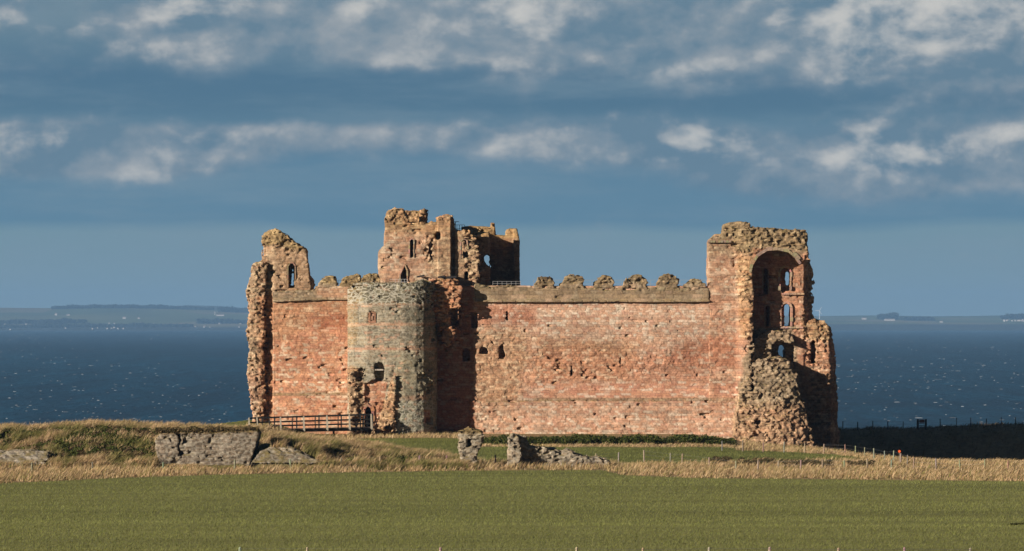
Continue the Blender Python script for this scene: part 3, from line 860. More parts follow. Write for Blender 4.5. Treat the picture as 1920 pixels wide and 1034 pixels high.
Z([(690, 606), (690, 590), (695, 584), (702, 584), (706, 590), (706, 606)], Yg, 'red', (.8, .75, .7), .8, .1, 0, .05)
Z([(765, 815), (792, 810), (788, 822), (768, 824)], Yg, 'orange', (.9, .9, .9), .8, .3, 0, .2)
Z([(795, 770), (806, 770), (806, 794), (795, 794)], Yg, 'orange', (.8, .7, .7), .9, .2, 0, .05)
gt = part(s.build('gate_tower', castle), 'rounded grey and red gate tower with blocked entrance')
ring('door_surround', [(683.5, 802), (683.5, 772), (686, 765), (690, 762), (694, 765), (696.5, 772), (696.5, 802)], .3, 348.68, 349.1, 348.8, gt, (.40, .20, .12))
# iron gate standing in the doorway
gd = MB(); x0, z0 = W(684, 801, 350.5); x1, z1 = W(696, 763, 350.5)
for k in range(8):
    xx = x0 + (x1 - x0) * (k + .5) / 8
    gd.bar((xx, 350.6, z0), (xx, 350.6, z1 - .25 * abs(k - 3.5) / 3.5), .03, None, (0, 0, 1), (.03, .03, .03))
for zz in (z0 + .2, z0 + 1.0): gd.bar((x0, 350.6, zz), (x1, 350.6, zz), .04, None, (0, 0, 1), (.03, .03, .03))
part(gd.build('door', IRON, gt), 'dark iron gate in the arched doorway')
# worn carved panel above the entrance
cp = MB(); x0, z0 = W(691.5, 606, 348.4); x1, z1 = W(704.5, 586, 348.4)
cp.box(x0, x1, 348.42, 348.7, z0, z0 + .18, (.36, .19, .12)); cp.box(x0, x0 + .16, 348.40, 348.7, z0 + .19, z1, (.34, .18, .11)); cp.box(x1 - .16, x1, 348.40, 348.7, z0 + .19, z1, (.30, .16, .10))
cp.box(x0 + .17, x1 - .17, 348.50, 348.75, z0 + .19, z1 - .15, (.38, .22, .15)); cp.box(x0 + .24, x1 - .3, 348.43, 348.52, z0 + .3, z1 - .35, (.40, .24, .16))
part(cp.build('carved_panel', STONE, gt), 'worn red carved stone panel in its niche')
# stone lintel blocks in the hole above the entrance
hb = MB(); x0, z0 = W(703.5, 695, 348.8); x1, z1 = W(719, 692.5, 348.8); hb.box(x0, x1, 348.35, 349.1, z0, z1, (.42, .36, .30)); hb.build('lintel', STONE, gt)

# --- inner ruin above the gate (the keep rising behind)
s = Solid(-14.6, 1.9, 353.2, 367.6, 13.0, 24.2, .115, 107); s.pal = 'brown'
Yk = 355.5
xg0 = W(846, 0, Yk)[0]; xg1 = W(820, 0, Yk)[0]
yf = 355.6 - .55 * ((s.x > xg1) & (s.x < xg0)) + .5 * ((s.x >= xg0) & (s.x < xg0 + .35)) + np.where(s.x < W(722, 0, Yk)[0], (W(722, 0, Yk)[0] - s.x) * .5, 0)
BT = 560
s.add([(709, BT), (708, 470), (719, 461), (721, 430), (722, 405), (727, 396), (740, 391), (757, 394), (763, 404), (766, 417), (795, 419), (818, 416), (821, 408), (833, 403.5), (846, 406), (852, 418), (853, 436), (868, 433), (880, 436), (889, 450), (897, 470), (893, 490), (898, 515), (896, BT)], yf, 358.0, Yk)
s.add([(709, BT), (709, 470), (719, 462), (722, 415), (760, 415), (895, 436), (893, BT)], 357, 366, Yk)
s.sub([(724, 408), (900, 408), (900, BT), (724, BT)], 358.2, 363.8, Yk)          # hollow inside
# broken turret on the left top
s.add([(755, 420), (757, 397), (796, 394), (798, 398), (799, 419)], 361.5, 364.5, 360)
s.add([(787, 420), (788, 394), (797, 393), (799, 396), (799, 420)], 357.5, 364.5, 360)
# back wall and right end, standing in shade
s.add([(868, BT), (866, 426), (880, 424), (919, 425), (920, 417.5), (928, 418), (929, 441), (948, 442), (949, 432), (956, 429), (968, 430), (971, 441), (974, 456), (974, BT)], 363.2, 365.5, 364)
xr1 = W(974, 0, 362)[0]
s.add([(966, BT), (962, 432), (969, 431), (971, 442), (974, 456), (975, BT)], 361.0, 365.0, 363)
s.add([(895, BT), (893, 440), (918, 438), (920, BT)], 357, 365, 361)
s.sub([(907, 480), (913, 477), (919, 481), (917, 492), (920, 500), (916, 503), (911, 494), (907, 490)], 350, 370, 361)
s.sub([(768.5, 483), (768.5, 452), (771, 449), (775, 450), (775, 483)], 353, 357.2, Yk)
s.sub([(805, 455), (809, 450), (812, 458), (812, 478), (809, 486), (804, 480), (800, 468)], 353, 356.5, Yk)
s.sub([(815, 441), (820, 435), (826, 436), (826, 447), (822, 450), (817, 448)], 353, 357.2, Yk)
s.sub([(865, 485), (865, 454), (869, 449), (874, 451), (876, 468), (878, 486)], 353, 359, Yk)
s.sub([(751, 530), (751, 515), (755, 506), (758.5, 498), (762, 508), (763, 530)], 353, 357.6, Yk)
s.sub([(870, 526), (871, 512), (875, 507), (879, 512), (877, 526)], 353, 357.6, Yk)
s.lo = .11; s.base_rough = .05; s.pit = .03; s.B = .07
s.roughen([(868, 425), (905, 425), (905, 540), (880, 540), (874, 490)], Yk, .38, .6)
s.roughen([(800, 440), (815, 440), (818, 490), (800, 490)], Yk, .25)
s.roughen([(715, 385), (860, 385), (860, 412), (770, 424), (715, 405)], Yk, .22, .4)
s.zone([(700, 385), (900, 385), (900, 440), (700, 440)], Yk, 'brown', (.95, .86, .7), .8, 1.5)
s.zone([(715, 440), (800, 440), (800, 530), (715, 530)], Yk, 'red', (1.0, 1.02, 1.0), .7, 2)
s.zone([(860, 415), (980, 415), (980, 445), (900, 445)], Yk, 'parapet', (1.15, 1.0, .7), .8, .4)
s.zone([(895, 448), (980, 448), (980, 560), (895, 560)], 362, 'brown', (.75, .68, .62), .8, .4)  # shaded interior darkened further in the stone colour
s.zone([(820, 400), (850, 400), (850, 540), (820, 540)], Yk, 'brown', (1.0, .92, .85), .6, .4)
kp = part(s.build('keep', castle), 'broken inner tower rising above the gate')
ring('window', [(768.5, 483), (768.5, 452), (771, 449), (775, 450), (775, 483)], .12, 355.5, 355.9, Yk, kp, (.38, .26, .18))
ring('window', [(865, 485), (865, 454), (869, 449), (874, 451), (876, 468)], .12, 355.5, 355.9, Yk, kp, (.36, .25, .17))
ring('doorway', [(751, 528), (751, 515), (755, 506), (758.5, 498), (762, 508), (763, 528)], .14, 355.5, 355.9, Yk, kp, (.40, .27, .18))
# lead covered ledges sticking out at the foot
for a, b, c, d in ((783, 796, 517, 521), (822, 834, 517.5, 522), (838, 856, 517, 523)):
    x0, z0 = W(a, d, 353.5); x1, z1 = W(b, c, 353.5); m = MB()
    m.hexa([(x0, 352.6, z0), (x1, 352.6, z0 + .1), (x1, 355.4, z0 + .15), (x0, 355.4, z0 + .15), (x0 - .1, 352.5, z0 + .12), (x1, 352.5, z0 + .3), (x1, 355.4, z1), (x0, 355.4, z1)], (.05, .05, .055))
    m.build('ledge', IRON, kp)
print('keep', time.time() - T0)

# --- right corner tower
s = Solid(18.9, 35.2, 347.0, 373.6, -6.2, 22.4, .12, 108); s.pal = 'brown'
Yt = 351.2
s.add([(1329, 458), (1331, 449), (1342, 439), (1357, 438), (1358, 421), (1372, 417), (1390, 415), (1404, 421), (1408, 430), (1412, 470), (1412, 640), (1418, 760), (1424, BASEPX), (1330, BASEPX), (1330, 560)], 351.88 - .68 * sstep(W(1378, 0, Yt)[0], W(1402, 0, Yt)[0], s.x), 355.6, Yt)
s.add([(1404, 427), (1440, 430), (1480, 432), (1511, 433), (1514, 446), (1512, 462), (1517, 487), (1499, 493), (1490, 482), (1478, 473), (1458, 468), (1440, 469), (1424, 478), (1415, 492), (1404, 510)], 351.0, 356, Yt)
X1 = W(1507, 0, 353.2)[0]
yb = 353.15 + np.maximum(0, s.x - X1) * 1.6
s.add([(1404, 438), (1512, 436), (1518, 485), (1524, 512), (1526, 530), (1522, 545), (1527, 570), (1530, 600), (1534, 690), (1404, 690)], yb, 355.2, 353.2)
s.add([(1500, 612), (1530, 600), (1545, 604), (1558, 616), (1566, 645), (1569, 692), (1500, 692)], 353.25 + np.maximum(0, s.x - W(1553, 0, 354)[0]) * 1.6, 368, 353.2)
yb2 = 353.3 + np.maximum(0, s.x - W(1556, 0, 354)[0]) * 1.6
s.add([(1404, 684), (1567, 684), (1571, 740), (1574, 790), (1580, 850), (1582, BASEPX), (1404, BASEPX)], yb2, 373, 353.5)  # unseen depth stretched back so the tower's shadow covers the right bank
s.add([(1404, 436), (1412, 436), (1412, BASEPX), (1404, BASEPX)], 352, 355.5, Yt)
# torn stump and vault in front
zst = EYE - (690 - HY) / F * 350
ya = np.clip(350.9 - .26 * np.clip(zst - s.ZZ, 0, 9), 347.9, 351) - .35 * np.exp(-((s.XX - W(1450, 0, 350)[0]) / 2.2) ** 2) + .35 * np.maximum(0, s.XX - W(1485, 0, 350)[0])
s.add([(1372, 850), (1380, 770), (1392, 725), (1406, 700), (1414, 680), (1440, 671), (1466, 670), (1487, 684), (1497, 706), (1500, 740), (1510, 770), (1520, 800), (1524, 850), (1524, BASEPX), (1372, BASEPX)], ya, 354, 350)
s.add([(1412, 690), (1416, 640), (1424, 627), (1445, 619), (1470, 620), (1488, 628), (1492, 645), (1480, 642), (1468, 637), (1455, 640), (1448, 652), (1447, 690)], 352.25, 354, Yt)
s.sub([(1408, 640), (1412, 640), (1413, 720), (1410, 740)], 347, 352.0, 350.5)
# openings
def arch(x0, x1, yt, yb, k=.5):
    xm = (x0 + x1) / 2; r = (x1 - x0) * k
    return [(x0, yb), (x0, yt + r), (x0 + (x1 - x0) * .15, yt + r * .35), (xm, yt), (x1 - (x1 - x0) * .15, yt + r * .35), (x1, yt + r), (x1, yb)]
w1 = arch(1463.5, 1481, 502, 545); w2 = arch(1465, 1482, 569, 612)
s.sub(w1, 352.5, 354.3, 353.2); s.sub(arch(1472.5, 1480.5, 510, 536), 352, 358, 354.5)
s.sub([(1467, 535), (1477, 535), (1477, 546), (1467, 546)], 352, 353.9, 353.2)
s.sub(w2, 352.5, 354.3, 353.2); s.sub(arch(1470.5, 1480.5, 570, 612), 352, 358, 354.5)
n1 = arch(1431, 1440, 503, 552); n2 = arch(1435, 1443, 573, 612)
s.sub(n1, 352.5, 354.4, 353.2); s.sub(n2, 352.5, 354.4, 353.2)
s.sub([(1450, 690), (1451, 655), (1458, 646), (1480, 646), (1489, 652), (1489, 690)], 352.5, 354.1, 353.2)
s.sub([(1459.5, 669), (1459.5, 649), (1465, 644), (1470.5, 649), (1470.5, 669)], 350, 372, 354)
s.sub([(1519, 683), (1519, 642), (1524, 637), (1530, 640), (1530, 683)], 352, 354.9, 353.3)
s.sub([(1382, 468), (1386, 468), (1386, 476), (1382, 476)], 350, 352.4, Yt)
s.sub([(1416, 788), (1428, 785), (1432, 795), (1424, 801), (1414, 797)], 346, 350.4, 349)
s.sub([(1425, 733), (1433, 735), (1433, 747), (1424, 745)], 346, 350.4, 349)
s.sub([(1468, 775), (1478, 772), (1480, 782), (1470, 786)], 346, 350.2, 349)
s.lo = .1; s.base_rough = .05; s.pit = .03; s.B = .08
s.roughen([(1372, 430), (1404, 410), (1518, 428), (1518, 465), (1490, 470), (1440, 462), (1412, 485), (1412, 640), (1400, 640), (1385, 560), (1380, 480)], Yt, .3, .5)
s.roughen([(1370, 850), (1385, 740), (1410, 672), (1492, 668), (1500, 700), (1530, 850)], 350, .32, .5)
s.roughen([(1408, 615), (1495, 612), (1495, 675), (1408, 690)], 352, .17, .4)
s.roughen([(1500, 595), (1570, 595), (1585, 860), (1490, 860), (1520, 700), (1500, 640)], 353.5, .2, .5)
s.roughen([(1506, 430), (1535, 430), (1535, 610), (1508, 610)], 353, .28, .3)
Z = s.zone
Z([(1325, 480), (1382, 480), (1390, 560), (1330, 580)], Yt, 'red', (1.0, 1.02, 1.0), .75, 1)
Z([(1325, 560), (1412, 560), (1412, 720), (1330, 720)], Yt, 'red', (1.06, 1.04, 1.02), .8, 1.5)
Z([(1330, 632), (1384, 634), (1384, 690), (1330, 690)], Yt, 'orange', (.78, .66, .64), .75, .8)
Z([(1330, 717), (1384, 717), (1384, 747), (1330, 747)], Yt, 'orange', (1.06, 1.1, 1.2), .95, .3, None, .12)
Z([(1330, 752), (1375, 752), (1372, 840), (1330, 840)], Yt, 'red', (1.1, 1.05, 1.), .7, .6)
Z([(1350, 410), (1412, 410), (1412, 470), (1380, 470), (1370, 450), (1350, 450)], Yt, 'rubble', (.86, .70, .48), .8, .5)
Z([(1404, 425), (1518, 425), (1518, 470), (1404, 470)], Yt, 'rubble', (.80, .66, .47), .85, .4)
Z([(1383, 480), (1412, 480), (1412, 640), (1385, 640)], Yt, 'brown', (1.0, .9, .75), .7, .5)
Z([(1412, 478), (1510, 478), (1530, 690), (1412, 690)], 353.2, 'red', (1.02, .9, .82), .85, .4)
Z([(1412, 470), (1450, 470), (1450, 620), (1412, 620)], 353.2, 'orange', (.62, .55, .58), .75, .5)  # shadowed left part of the recess painted darker than the lit part
Z([(1505, 595), (1570, 595), (1572, 650), (1505, 635)], 353.5, 'brown', (1, .92, .8), .8, .4)
Z([(1530, 640), (1572, 640), (1572, 705), (1530, 700)], 353.5, 'red', (1, .9, .82), .8, .4)
Z([(1370, 860), (1385, 740), (1412, 615), (1492, 615), (1505, 700), (1530, 860)], 350, 'rubble', (.88, .75, .61), .92, .5)
Z([(1370, 860), (1385, 760), (1500, 760), (1530, 860)], 350, 'brown', (1.02, .87, .82), .6, 1.5)
Z([(1500, 700), (1590, 700), (1595, 870), (1520, 870)], 354, 'brown', (.7, .62, .58), .8, .8)  # dark tint painting in the stump's shadow on the tower foot
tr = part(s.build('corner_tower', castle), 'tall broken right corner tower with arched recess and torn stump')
ring('window', w1, .2, 353.02, 353.5, 353.2, tr, (.42, .26, .18))
ring('window', w2, .2, 353.02, 353.5, 353.2, tr, (.42, .26, .18))
ring('niche', n1, .12, 353.05, 353.4, 353.2, tr, (.30, .18, .13))
ring('niche', n2, .12, 353.05, 353.4, 353.2, tr, (.30, .18, .13))
ring('vault_arch', [(1408, 512), (1412, 497), (1421, 482), (1438, 471), (1458, 469.5), (1478, 474), (1490, 483), (1499, 496)], .34, 350.86, 351.6, Yt, tr, (.31, .215, .15))
# string course / corbel table on the smooth left part
m = MB(); x0, z0 = W(1327, 455, Yt); x1, z1 = W(1372, 451, Yt)
for k in range(9):
    xx = x0 + (x1 - x0) * k / 9; m.box(xx, xx + (x1 - x0) / 9 - .02, Yt + .46 - .02 * (k % 3), Yt + 1.0, z0, z1, tuple(v * random.uniform(.85, 1.15) for v in (.33, .24, .16)))
m.build('cornice', STONE, tr)
# sills across the recess
for a, b, py in ((1466, 1508, 551), (1463, 1506, 614)):
    m = MB(); x0, z0 = W(a, py + 2, 353.2); x1, z1 = W(b, py, 353.2)
    n = 6
    for k in range(n):
        xx = x0 + (x1 - x0) * k / n; m.box(xx, xx + (x1 - x0) / n - .02, 353.0 - .02 * (k % 2), 353.5, z0, z1 + .06, tuple(v * random.uniform(.85, 1.15) for v in (.42, .29, .2)))
    m.build('string_course', STONE, tr)

# --- walkway railings
def railing(a, b, py_t, py_b, Y, n, parent, col=(.35, .35, .34), lv=2, w=.05):
    m = MB(); x0, zt = W(a, py_t, Y); x1, zb = W(b, py_b, Y)
    for k in range(n + 1):
        xx = x0 + (x1 - x0) * k / n; m.bar((xx, Y, zb), (xx, Y, zt), w, None, (0, 1, 0), col)
    for l in range(lv):
        zz = zt - (zt - zb) * .5 * l; m.bar((x0, Y, zz), (x1, Y, zz), w * .8, None, (0, 0, 1), col)
    return m.build('railing', IRON, parent)
railing(718, 764, 524, 534, 352.5, 8, gt, (.4, .4, .4), 2, .035)
railing(924, 976, 528, 536, 354.6, 6, cw, (.3, .3, .3), 2, .03)
railing(1000, 1330, 525.5, 540, 355.2, 12, cw, (.3, .3, .3), 2, .028)
railing(634, 676, 526, 540, 355.6, 2, cl, (.3, .3, .3), 2, .035)
railing(852, 871, 422, 436, 358.5, 4, kp, (.06, .06, .07), 3, .05)
m = MB(); xa, za = W(854, 416, 358.0); xb, zb = W(854, 436, 358.0); m.bar((xa, 358.4, za), (xb, 358.4, zb), .07, None, (0, 1, 0), (.05, .05, .06)); m.bar((xa - .3, 358.4, za), (xa + .35, 358.4, za), .06, None, (0, 0, 1), (.05, .05, .06)); m.build('railing', IRON, kp)
print('castle', time.time() - T0)

# ------------------------------------------------------------------ revetment walls and stumps
def rock(name, label, cat, px0, px1, py0, py1, Y, depth, ops, seed, rough=.12, pal='rubble', tint=(1, 1, 1), top=None, h=.1, group=None, zfun=None):
    x0, z1 = W(px0, py0, Y); x1, z0 = W(px1, py1, Y)
    s = Solid(x0 - .9, x1 + .9, Y - 1.6, Y + depth + 1.4, z0 - .8, z1 + .9, h, seed); s.pal = pal
    s.course = (.16, .3); s.base_rough = rough; s.pit = .05; s.B = .08
    ops(s)
    s.zone([(px0 - 60, py0 - 60), (px1 + 60, py0 - 60), (px1 + 60, py1 + 60), (px0 - 60, py1 + 60)], Y, pal, tint, 1, .1, .35)
    if top: s.zone(top, Y, 'rubble', (.55, .42, .2), .85, .3, 0, .3)
    o = s.build(name)
    tag(o, label, cat, group, 'thing')
    return o
def op(s):
    s.add([(290, 826), (300, 812), (400, 810), (480, 808), (486, 812), (478, 842), (468, 872), (464, 890), (312, 890), (304, 872), (296, 858), (290, 840)], 269.6 + .06 * np.broadcast_to(s.ZZ, s.XX.shape), 273.2, 270)
    s.sub([(329, 806), (336, 826), (333, 836), (339, 860), (342, 860), (337, 836), (341, 826), (334, 806)], 268, 270.3, 270)
    s.sub([(352, 806), (342, 832), (344, 834), (356, 806)], 268, 270.1, 270)
    s.roughen([(310, 850), (340, 850), (345, 885), (310, 885)], 270, .2)
rock('revetment_wall', 'large flat grey rubble wall face with a dark crack, set in the grassy bank', 'wall', 285, 490, 805, 890, 270, 3.4, op, 301, .03, tint=(.74, .67, .62), top=[(280, 800), (490, 800), (490, 812), (290, 815)])
def op(s):
    s.add([(470, 892), (474, 864), (490, 846), (512, 835), (545, 840), (575, 852), (606, 866), (622, 878), (628, 892)], 267.7 + 1.4 * np.broadcast_to(np.clip(s.ZZ, -.3, 3), s.XX.shape), 276, 270)
rock('revetment_wall', 'low slumped grey rubble right of the big cracked wall face', 'wall', 466, 632, 832, 892, 270, 5.5, op, 302, .10, tint=(.76, .70, .64))
def op(s):
    s.add([(-60, 850), (0, 848), (50, 845), (86, 848), (90, 858), (80, 874), (40, 882), (-60, 885)], 268.2 + 1.6 * np.broadcast_to(np.clip(s.ZZ, -.3, 3), s.XX.shape), 272.5, 269)
rock('revetment_wall', 'small patch of grey rubble wall low in the bank at the left edge', 'wall', -60, 92, 845, 884, 269, 3, op, 303, .12, tint=(.95, .9, .86))
def op(s):
    s.add([(857, 818), (862, 809), (880, 807), (900, 809), (906, 818), (902, 834), (895, 848), (892, 858), (893, 885), (867, 885), (867, 858), (861, 842)], 271, 273.4, 271)
    s.sub([(876, 826), (881, 822), (884, 834), (880, 842), (876, 838)], 270, 271.8, 271)
rock('stone_pillar', 'lone top-heavy rubble pillar standing on the grass before the castle', 'pillar', 855, 908, 806, 885, 271, 2.4, op, 304, .2, tint=(.86, .79, .70), top=[(850, 800), (910, 800), (910, 815), (850, 815)])
def op(s):
    s.add([(952, 885), (952, 820), (962, 815), (972, 818), (976, 838), (976, 885)], 271, 273.6, 271)
    s.add([(958, 838), (974, 818), (986, 822), (993, 836), (1010, 840), (1038, 844), (1052, 849), (1062, 845), (1076, 853), (1100, 858), (1120, 857), (1142, 866), (1144, 885), (958, 885)], 272.0, 274, 271)
    s.add([(962, 815), (980, 818), (994, 838), (966, 840)], 273.0, 274.2, 271)
rock('ruined_wall', 'low broken rubble wall sloping down to the right in dry grass before the castle', 'wall', 950, 1146, 814, 885, 271, 3.2, op, 305, .16, tint=(.82, .75, .68))
print('rocks', time.time() - T0)

# ------------------------------------------------------------------ footbridge
Yb0, Yb1 = 341.5, 346.2
def bp(px, py, back=0.0):
    t = (px - 467) / (697 - 467); Y = Yb0 + (Yb1 - Yb0) * t + back
    x, z = W(px, py, Y - back); return Vector((x, Y, z))
br = empty('footbridge', tuple(bp(580, 806)), 'long weathered timber footbridge with slanted posts leading to the castle door', 'bridge')
dk = (.036, .034, .031); lt = (.30, .265, .21)
def deck_y(px): return 806.5 - (px - 467) / 230 * 5.0
def rail_y(px): return 785 - (px - 467) / 230 * 7.0
m = MB(); n = 60
for k in range(n):
    a = 467 + 230 * k / n; b = 467 + 230 * (k + .92) / n
    p = bp(a, deck_y(a)); q = bp(b, deck_y(b)); D = Vector((0, 1.9, 0)); U = Vector((0, 0, -.07))
    c = tuple(v * random.uniform(.8, 1.2) for v in (.12, .11, .095))
    m.hexa([p + U, q + U, q + D + U, p + D + U, p, q, q + D, p + D], c)
m.build('deck', WOOD, br)
for bk in (.15, 1.75):
    m = MB(); m.bar(bp(467, deck_y(467) + 3.6, bk), bp(697, deck_y(697) + 3.6, bk), .16, .26, (0, 0, 1), (.042, .039, .035)); m.build('beam', WOOD, br)
for bk in (-.02, 1.92):
    for lv in (0, .38, .72):
        m = MB()
        def rp(px): return bp(px, rail_y(px) + (deck_y(px) - rail_y(px)) * lv, bk)
        m.bar(rp(467), rp(697), .06, .12 if lv == 0 else .1, (0, 0, 1), dk); m.build('rail', WOOD, br)
for px in (505, 548, 591, 634, 676):
    m = MB(); m.bar(bp(px, deck_y(px) + 3, -.06), bp(px, rail_y(px) - .5, -.06), .1, None, (0, 1, 0), dk); m.build('post', WOOD, br)
for px in (489, 512, 554, 596, 638, 680, 697):
    m = MB(); m.bar(bp(px, deck_y(px) + 3, 1.98), bp(px, rail_y(px) - 1.5, 1.98), .13, None, (0, 1, 0), dk); m.build('post', WOOD, br)
for px in (467, 482, 526, 569.5, 613, 655, 696):
    m = MB(); a = bp(px, rail_y(px) - 1.5, -.08); b = bp(px + 2.5, deck_y(px) + 4.5, -.55)
    m.bar(a, bp(px + .2, deck_y(px) + 2.5, -.08), .14, None, (0, 1, 0), lt)
    m.bar(a + Vector((0.02, -.1, -.05)), b, .1, .13, (0, 1, 0), lt)
    m.bar(b + Vector((-.02, -.12, .1)), b + Vector((-.02, .7, .1)), .12, .16, (0, 0, 1), lt); m.build('brace', WOOD, br)
for px in (676, 680, 684, 688):
    m = MB(); m.bar(bp(px, deck_y(px) + .5, .03), bp(px, rail_y(px), .03), .07, None, (0, 1, 0), dk); m.build('baluster', WOOD, br)
for px in (560, 625, 680):
    p = bp(px, deck_y(px), .2)
    gz_ = float(terrain(p.x, p.y + .6))
    if p.z - .3 > gz_:
        m = MB(); m.bar((p.x, p.y + .4, gz_ - .4), (p.x, p.y + .4, p.z - .2), .2, None, (0, 1, 0), dk); m.build('leg', WOOD, br)

# ------------------------------------------------------------------ fences
def fence(label, pts, hgt, thick, col, wires=3, sink=.3, hj=.1, seed=1):
    """pts: list of (x, y, z)"""
    rr = random.Random(seed)
    e = empty('wire_fence', pts[len(pts) // 2], label, 'fence')
    tops = []
    for i, (x, y, z) in enumerate(pts):
        h = hgt * rr.uniform(1 - hj, 1 + hj); t = thick * rr.uniform(.85, 1.2)
        lean = (rr.uniform(-.04, .04) * h, rr.uniform(-.03, .03) * h)
        c = tuple(v * rr.uniform(.75, 1.2) for v in col)
        m = MB(); n = 7; V = []; 
        for r, zz, k in ((t / 2, z - sink, 0), (t / 2 * .96, z + h * .96, 1), (t / 2 * .7, z + h, 1.02)):
            for q in range(n):
                a = q * math.tau / n + i; V.append((x + lean[0] * k + r * math.cos(a), y + lean[1] * k + r * math.sin(a), zz + (r * .3 * math.cos(a) if k else 0)))
        fs = [[r * n + q, r * n + (q + 1) % n, (r + 1) * n + (q + 1) % n, (r + 1) * n + q] for r in (0, 1) for q in range(n)] + [[2 * n + q for q in range(n)]]
        new_mesh('post', V, faces=fs, mat=WOOD, parent=e, cols=[c] * len(V))
        tops.append(Vector((x + lean[0], y + lean[1], z + h)))
    for w in range(wires):
        m = MB()
        for a, b in zip(tops[:-1], tops[1:]):
            d = Vector((0, -thick / 2 - .006, -.08 - .3 * w)); m.bar(a + d, b + d, .008, None, (0, 0, 1), (.10, .10, .10))
        m.build('wire', IRON, e)
    return e
pc_ = (.24, .20, .155)
LOWR = [(1208, 866), (1257, 869), (1279, 872), (1330, 876), (1380, 884), (1421, 883), (1459, 884), (1501, 884), (1542, 884), (1583.5, 884), (1626, 884), (1671, 882), (1713, 881), (1755, 882), (1800, 883), (1846, 884), (1890, 884), (1935, 884)]
f1 = fence('wire fence of short grey posts in the dry grass strip on the right', [drop(a, b) for a, b in LOWR], .86, .12, pc_, seed=2)
LEFT = [(-40, 892), (60, 890), (173, 888), (306, 886), (440, 884), (545, 884), (640, 880), (712, 878), (786, 876), (838, 875), (929, 873), (975, 872), (1045, 871), (1117, 869), (1160, 868)]
f2 = fence('wire fence of sparse posts along the left half of the field edge', [drop(a, b) for a, b in LEFT], .85, .13, pc_, seed=3)
UP = [(1354, 846), (1393, 847), (1431, 848), (1470, 849), (1509, 850), (1545, 851), (1585, 853), (1604, 856), (1621, 859), (1639, 862), (1659, 866), (1675, 869), (1689, 872), (1701, 874)]
f3 = fence('curving wire fence of pale posts around the green lawn below the right tower', [drop(a, b) for a, b in UP], .95, .11, pc_, seed=4)
def bank(px):
    Y = 378.8; X = (px - CX) / F * Y; return (X, Y, float(terrain(X, Y)))
SKY = [1580, 1608, 1637, 1665, 1693, 1719, 1737, 1763, 1793, 1820, 1849, 1877, 1904, 1932]
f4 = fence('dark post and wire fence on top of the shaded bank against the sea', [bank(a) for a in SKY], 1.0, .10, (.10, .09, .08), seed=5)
# gate with a sign plate in the skyline fence
xa, ya_, za = bank(1720.5); xb, yb_, zb = bank(1735.5)
ge = empty('field_gate', ((xa + xb) / 2, ya_, za), 'dark gate between thick posts with a red-brown sign on the shaded bank', 'gate')
for x in (xa, xb):
    m = MB(); m.bar((x, ya_ - .25, za - .3), (x, ya_ - .25, za + 1.15), .2, None, (0, 1, 0), (.07, .06, .055)); m.build('post', WOOD, ge)
m = MB()
for k in range(4): m.bar((xa + .12, ya_ - .25, za + .2 + .22 * k), (xb - .12, ya_ - .25, za + .2 + .22 * k), .04, .08, (0, 0, 1), (.08, .07, .06))
m.build('gate_bars', WOOD, ge)
m = MB(); m.box((xa + xb) / 2 - .28, (xa + xb) / 2 + .28, ya_ - .34, ya_ - .31, za + .75, za + 1.12, (.17, .05, .035)); part(m.build('sign', PAINT, ge), 'red-brown sign plate')
NEAR = [450, 575, 827, 1082, 1205, 1328, 1445, 1572, 1697, 1818]
nh = [7, 8, 8, 7, 7, 10, 9, 8, 9, 7]
pts = []
for a in NEAR:
    Y = 158.; X = (a - CX) / F * Y; pts.append((X, Y, float(terrain(X, Y))))
zt = EYE - (1026.5 - HY) / F * 158.
f5 = fence('nearest fence, only the tips of its posts showing at the bottom edge', pts, zt - pts[0][2], .12, (.30, .255, .19), seed=6, hj=.022)
# orange marker on a stick by the curving fence
x, y, z = drop(1686, 871); 
e = empty('marker_disc', (x, y, z), 'small bright orange marker on a thin stick by the curving fence', 'marker')
m = MB(); m.bar((x, y - .1, z - .2), (x, y - .1, z + 1.0), .04, None, (0, 1, 0), pc_); m.build('stick', WOOD, e)
V = [(x + r * math.cos(k * math.tau / 12), y - .14 - t, z + 1.05 + r * math.sin(k * math.tau / 12)) for r, t in ((.11, 0), (.11, .03)) for k in range(12)]
fs = [[k, (k + 1) % 12, 12 + (k + 1) % 12, 12 + k] for k in range(12)] + [list(range(12))[::-1], list(range(12, 24))]
new_mesh('disc', V, faces=fs, mat=PAINT, parent=e, cols=[(.75, .12, .03)] * 24)

# ------------------------------------------------------------------ grass and shrubs
def blades(name, label, cat, P, h, lean, w, cols, mat, kind='stuff', two=True):
    """P (n,3) roots; h heights; lean (n,2) tip offset; two-segment blades"""
    n = len(P)
    a = RNG.uniform(0, math.tau, n); wd = np.stack([np.cos(a), np.sin(a) * .6, np.zeros(n)], 1) * (w / 2)[:, None]
    L = np.concatenate([lean, np.zeros((n, 1))], 1); up = np.zeros((n, 3)); up[:, 2] = h
    if two:
        mid = P + up * .55 + L * .35; tip = P + up * .96 + L
        V = np.stack([P - wd, P + wd, mid + wd * .8, mid - wd * .8, tip], 1).reshape(-1, 3)
        b = np.arange(n) * 5
        Q = np.stack([b, b + 1, b + 2, b + 3], 1); T = np.stack([b + 3, b + 2, b + 4], 1)
        c = np.repeat(cols, 5, 0)
        o = new_mesh(name, V, quads=Q, tris=T, mat=mat, cols=c)
    else:
        V = np.stack([P - wd, P + wd, P + up + L], 1).reshape(-1, 3)
        o = new_mesh(name, V, tris=np.arange(n * 3).reshape(-1, 3), mat=mat, cols=np.repeat(cols, 3, 0))
    tag(o, label, cat, kind=kind); return o

STRAW = np.array([(.43, .30, .165), (.48, .35, .20), (.38, .26, .135), (.52, .39, .24), (.30, .21, .10), (.20, .19, .06), (.40, .27, .15), (.45, .31, .18)])
